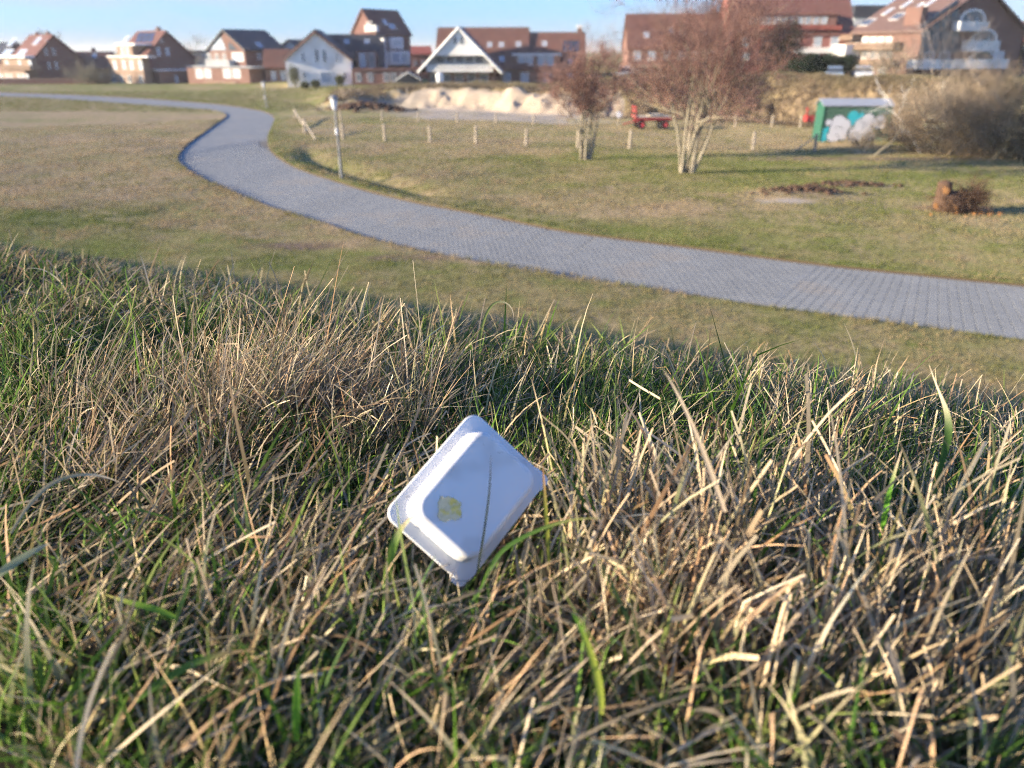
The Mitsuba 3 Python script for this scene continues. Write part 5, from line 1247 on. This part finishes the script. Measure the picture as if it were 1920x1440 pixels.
# uprooted stump
k = thing('tree_stump', 'uprooted tree stump with orange cut wood and tangled roots on the lawn', 'stump')
sb = ground_at(1790, 398)
mat('m_root', proc(lambda p, n, uv: mix((0.065, 0.04, 0.03), (0.14, 0.09, 0.062), fbm(p.x * 7, p.y * 7, p.z * 7, 4))), 0.95, 0.05); mat('m_cut', proc(lambda p, n, uv: mix((0.46, 0.20, 0.06), (0.36, 0.20, 0.09), fbm(p.x * 9, p.y * 9, p.z * 9, 3))), 0.85, 0.1)
ic = trimesh.creation.icosphere(4); v = ic.vertices
v = v * (1 + .75 * (meshkit.fbm(v * 1.9 + 4, 4, seed=12) - .5))[:, None] * [.62, .5, .42] + [-.25, 0, .35]
part(k, 'clod', trimesh.Trimesh(v + sb, ic.faces, process=False), 'm_root', smooth=60)
m = lathe([(.36, 0), (.30, .25), (.27, .5), (.265, .72), (.02, .80)], 18); v = m.vertices; v *= (1 + .2 * (meshkit.noise(v * 4, seed=3) - .5))[:, None]; v[:, 0] += -.55 - .12 * v[:, 2]; v[:, 2] += .42
ang_ = np.arctan2(v[:, 1], v[:, 0] + .6)
part(k, 'stump', trimesh.Trimesh(v * [1, 1, 1] + sb, m.faces, process=False), 'm_root', smooth=40)
cutp = lathe([(.23, 0), (.23, .02), (0, .03)], 16); cv = cutp.vertices.copy(); c, s_ = math.cos(1.05), math.sin(1.05); cv = np.stack([cv[:, 0] * 1.0, cv[:, 1] * c - cv[:, 2] * s_, cv[:, 1] * s_ + cv[:, 2] * c], 1)
for (o, sc) in (((-.70, -.27, .92), .55), ((-.98, -.30, .30), .38), ((-.30, -.52, .30), .3)):
    part(k, 'cut_face', trimesh.Trimesh(cv * sc * [1, 1, 1.5] + np.array(o) + sb, cutp.faces, process=False), 'm_cut', 'raw orange cut wood', smooth=40)
n = 260; d = nrm(rng.normal(size=(n, 3)) * [1, .8, .7] + [.25, 0, .25]); o_ = np.where(rng.random((n, 1)) < .6, np.array([[.45, 0, .5]]), np.array([[-.3, 0, .3]])) + d * .18
P_, R_ = grow(o_ + sb, d, rng.uniform(.35, .95, n), rng.uniform(.012, .035, n), -.10, K=6, wob=.35, tip=.2)
P2_, R2_ = sprout(P_, R_, 5, .2, 1, .7, .6, .5, -.05, K=4, wob=.35)
va, fa = tubes(P_, R_, 5); vb, fb = tubes(P2_, np.maximum(R2_, .004), 3)
scene[k + '__roots'] = ply(trimesh.Trimesh(np.vstack([va, vb]), np.vstack([fa, fb + len(va)]), process=False), 'm_root', smooth=True); labels[k + '__roots'] = {'kind': 'stuff'}
chips = []
for i in range(26):
    q = sb + [rng.normal(.9, .7), rng.normal(-.35, .25), 0]; q[2] = terrain(q[0], q[1]) + .02; bb = trimesh.creation.box(rng.uniform(.03, .12, 3)); bb.apply_transform(trimesh.transformations.random_rotation_matrix(rng.random(3))); bb.apply_translation(q); chips.append(bb)
key = thing('wood_chips', 'orange wood chips scattered on the grass beside the stump', 'wood chips', kind='stuff'); scene[key] = ply(cat(chips), 'm_cut')
# clods of the dug earth mound
cl = []
for (cx, cy, rx, ry, nn_) in ((13.2, 34.4, 1.9, .55, 150), (16.2, 36.5, 2.3, .5, 90), (-15.5, 84, 4, 1.6, 260)):
    for i in range(nn_):
        x, y = cx + rng.normal(0, rx * .5), cy + rng.normal(0, ry * .5); s = rng.uniform(.04, .13) * (1 if cy < 50 else 2.6)
        b_ = trimesh.creation.icosphere(1); b_.vertices *= (1 + .5 * rng.normal(0, .3, (len(b_.vertices), 1))) * s * [1.2, 1, .7]; b_.apply_translation([x, y, terrain(x, y) + s * .2]); cl.append(b_)
key = thing('earth_clods', 'dark earth clods on the dug patches of lawn and the heap', 'earth', kind='stuff'); scene[key] = ply(cat(cl), 'm_root', smooth=40)
# long branch leaning out of the shrubs
def stick(label, pts_, r):
    k = thing('branch', label, 'branch'); P_ = np.array(pts_)[None]; v, f = tubes(P_, np.linspace(r, r * .5, P_.shape[1])[None], 7); scene[k] = ply(trimesh.Trimesh(v, f, process=False), 'm_bark', smooth=True)
g1, g2 = ground_at(1636, 292), ground_at(1618, 288)
stick('pale bare branch leaning out of the shrub beside the green hut', [g1 - [0, 0, .1], g1 + [.45, -.1, .38], g1 + [.95, -.1, .75], g1 + [1.3, .1, 1.2], g1 + [1.6, .2, 1.9]], .06)
stick('short pale branch standing in the brambles before the green hut', [g2 - [0, 0, .1], g2 + [.12, 0, .35], g2 + [.3, 0, .75], g2 + [.35, 0, 1.1]], .06)
# by the houses
k = thing('garden_wall', 'low pink brick garden wall along the leftmost houses', 'wall'); a_, b_ = at(-40, 160, 147), at(205, 160, 149)
za = terrain(a_[0], a_[1]); wl = rod([a_[0], a_[1], za + .45], [b_[0], b_[1], za + .45], .5, .5, 4); part(k, 'masonry', trimesh.Trimesh(np.array([[a_[0], a_[1] + d_, za + z_] for d_ in (0, .3) for z_ in (-.4, .95)] + [[b_[0], b_[1] + d_, za + z_] for d_ in (0, .3) for z_ in (-.4, .95)]), np.array([[0, 4, 5], [0, 5, 1], [2, 3, 7], [2, 7, 6], [1, 5, 7], [1, 7, 3], [0, 1, 3], [0, 3, 2], [4, 6, 7], [4, 7, 5]]), process=False), 'm_brick')
part(k, 'coping', trimesh.Trimesh(np.array([[a_[0], a_[1] + d_, za + z_] for d_ in (-.05, .35) for z_ in (.953, 1.03)] + [[b_[0], b_[1] + d_, za + z_] for d_ in (-.05, .35) for z_ in (.953, 1.03)]), np.array([[0, 4, 5], [0, 5, 1], [2, 3, 7], [2, 7, 6], [1, 5, 7], [1, 7, 3], [0, 1, 3], [0, 3, 2], [4, 6, 7], [4, 7, 5]]), process=False), 'm_cream')
b = at(825, 157, 122); b[2] = terrain(b[0], b[1])
k = thing('water_tank', 'white rounded tank standing before the A-frame house', 'tank'); part(k, 'shell', moved(lathe([(0, 0), (.55, 0), (.6, .1), (.6, 1.25), (.5, 1.45), (.2, 1.55), (0, 1.56)], 20), b), 'm_lamp_white', smooth=40); part(k, 'lid', moved(lathe([(0, 1.56), (.16, 1.56), (.16, 1.64), (0, 1.66)], 12), b), 'm_grey', smooth=40)
def car(label, px, Y, col, yaw):
    k = thing('parked_car', label, 'car', 'cars parked behind the bank'); b = at(px, 160, Y); b[2] = terrain(b[0], b[1]); Mc = lambda m: moved(m, b, yaw)
    bp = [(-2.05, .25), (-2.1, .62), (-1.95, .85), (-1.0, .95), (1.2, .95), (2.0, .78), (2.1, .55), (2.08, .25)]
    body = prism(bp, -.86, .86); cab = [(-1.55, .95), (-1.15, 1.42), (.15, 1.47), (.95, .95)]
    part(k, 'body', Mc(body), col, smooth=25); m = prism([(a * .96, z) for a, z in cab], -.74, .74); part(k, 'roof', Mc(prism([(-1.2, 1.40), (-1.1, 1.46), (.12, 1.51), (.22, 1.44)], -.72, .72)), col, smooth=25); part(k, 'window', Mc(m), 'm_pane')
    for x in (-1.3, 1.3):
        for y in (-.84, .84):
            w = lathe([(0, -.1), (.28, -.1), (.32, -.06), (.32, .06), (.28, .1), (0, .1)], 18); v = w.vertices.copy(); w.vertices = np.stack([v[:, 0], v[:, 2], v[:, 1]], 1) + [x, y, .32]; part(k, 'wheel', Mc(w), 'm_rubber', smooth=40)
mat('m_car_blue', (0.32, 0.42, 0.55), 0.25, 0.6, clearcoat=0.7); mat('m_car_white', (0.62, 0.65, 0.68), 0.25, 0.6, clearcoat=0.7)
car('light blue car parked nearer the hedge behind the bank', 1560, 90, 'm_car_blue', 1.25); car('pale car parked below the sunny balconies behind the bank', 1612, 90, 'm_car_white', 1.3)
for px, lb in ((1169, 'white car seen through the left side of the larger bare tree'), (1302, 'white car seen through the middle of the larger bare tree'), (1335, 'white car seen through the right side of the larger bare tree')): car(lb, px, 103, 'm_car_white', 1.4)

# ---------------------------------------------------------------- single blades that catch the eye
def blade_thing(label, pts_, w, c0, c1, fold=0.0):
    from scipy.interpolate import CubicSpline
    A = np.array([atd(*p) for p in pts_]); t = np.linspace(0, 1, len(A)); u = np.linspace(0, 1, 18); C = CubicSpline(t, A)(u)
    tg_ = nrm(np.gradient(C, axis=0)); vw = nrm(EYE - C); sd = nrm(np.cross(tg_, vw)); sd = rot_about(sd, tg_, fold * np.sin(u * 5))
    wd = w * (np.clip(.55 + 1.6 * u, 0, 1) * (1 - u ** 3) * .95 + .05)[:, None] * .5
    mid = C - nrm(np.cross(sd, tg_)) * wd * .35
    v = np.stack([C - sd * wd, mid, C + sd * wd], 1).reshape(-1, 3); i = np.arange(17) * 3
    f = np.vstack([np.stack([i + a, i + a + 1, i + a + 4], 1) for a in (0, 1)] + [np.stack([i + a, i + a + 4, i + a + 3], 1) for a in (0, 1)])
    k_ = smo(u)[:, None]; col = np.repeat(np.array(c0) * (1 - k_) + np.array(c1) * k_, 3, 0)
    solo('grass_blade', label, 'grass blade', trimesh.Trimesh(v, f, process=False), 'm_blade', smooth=True, color=col)
def smo(u): return _ss(.55, .95, u)
GB, GD, SB = (.16, .28, .05), (.07, .14, .035), (.60, .48, .32)
blade_thing('green blade with bent straw tip crossing the left rim of the tray', [(716, 1190, .73), (722, 1120, .715), (733, 1045, .70), (752, 992, .69), (788, 960, .685)], .0085, GB, SB, .5)
blade_thing('thin dark blade standing across the face of the tray', [(886, 1120, .72), (899, 1050, .71), (913, 960, .705), (919, 900, .70), (921, 852, .70)], .0021, (.06, .07, .03), (.10, .09, .06))
blade_thing('yellow-green blade with orange tip before the right corner of the tray', [(1030, 1060, .73), (1026, 1000, .73), (1022, 940, .73), (1017, 862, .735)], .0046, (.24, .26, .05), (.50, .27, .12))
blade_thing('green blade lying across the lower right rim of the tray', [(900, 1110, .70), (935, 1040, .695), (985, 1005, .69), (1050, 980, .685), (1130, 972, .68)], .0042, GD, (.30, .30, .10))
blade_thing('tall twisted blade with pale dry end at the right of the photo', [(1722, 1080, .80), (1742, 960, .81), (1765, 870, .83), (1779, 805, .85), (1768, 752, .87), (1742, 684, .88)], .0100, GD, (.62, .52, .38), 1.0)
blade_thing('bright green blade with straw tip left of the twisted one', [(1650, 1010, .78), (1660, 960, .78), (1672, 905, .79), (1692, 842, .80)], .0056, (.14, .34, .04), SB)
blade_thing('straw stem slanting up to the left over the middle right', [(1360, 960, .66), (1335, 890, .665), (1295, 790, .67), (1243, 692, .68)], .0046, (.50, .40, .28), (.58, .48, .35))
blade_thing('broad green blade lying flat at the bottom left with brown end', [(250, 1316, .60), (300, 1280, .60), (355, 1248, .605), (410, 1228, .61), (480, 1218, .615)], .0070, (.10, .19, .05), (.45, .30, .15), .3)
blade_thing('short bright green blade upright near the bottom left', [(556, 1390, .57), (555, 1340, .565), (557, 1290, .56), (560, 1245, .56)], .0062, (.17, .36, .04), (.30, .42, .08))
blade_thing('yellow-green blade upright right of the bottom middle', [(1128, 1340, .56), (1120, 1270, .56), (1098, 1200, .56), (1072, 1148, .56)], .0064, (.30, .36, .06), (.18, .38, .05))
blade_thing('pale blade bent over like a hook on the crest', [(898, 690, 1.5), (899, 650, 1.5), (906, 605, 1.5), (925, 570, 1.5), (952, 570, 1.5), (962, 600, 1.5)], .0058, (.22, .27, .09), (.56, .47, .33))
blade_thing('small green blade with striped shade lying at the left', [(330, 1160, .66), (290, 1142, .66), (245, 1130, .66), (196, 1114, .665)], .0058, (.20, .34, .05), (.42, .40, .12), .3)
blade_thing('curved dry blade arching over the straw at the left', [(20, 1000, .76), (60, 940, .77), (110, 900, .78), (170, 890, .79), (225, 905, .79)], .0042, (.40, .35, .22), (.62, .54, .40))
blade_thing('grey-green broad blade reaching in from the left edge', [(-20, 1090, .68), (20, 1060, .68), (60, 1035, .69), (95, 1018, .695)], .0075, (.30, .33, .2), (.40, .38, .27))

# ---------------------------------------------------------------- air
scene['air'] = dict(type='homogeneous', albedo=dict(type='rgb', value=[0.95, 0.95, 0.95]), sigma_t=dict(type='rgb', value=0.00028))
scene['haze'] = dict(type='cube', bsdf=dict(type='null'), interior=dict(type='ref', id='air'), to_world=T().translate([0, 0, 8.0]).scale([3700, 3700, 12.3]))
labels['haze'] = {'kind': 'stuff', 'label': 'thin pale winter haze over the meadow and the houses', 'category': 'haze'}
scene['camera']['medium'] = dict(type='ref', id='air')
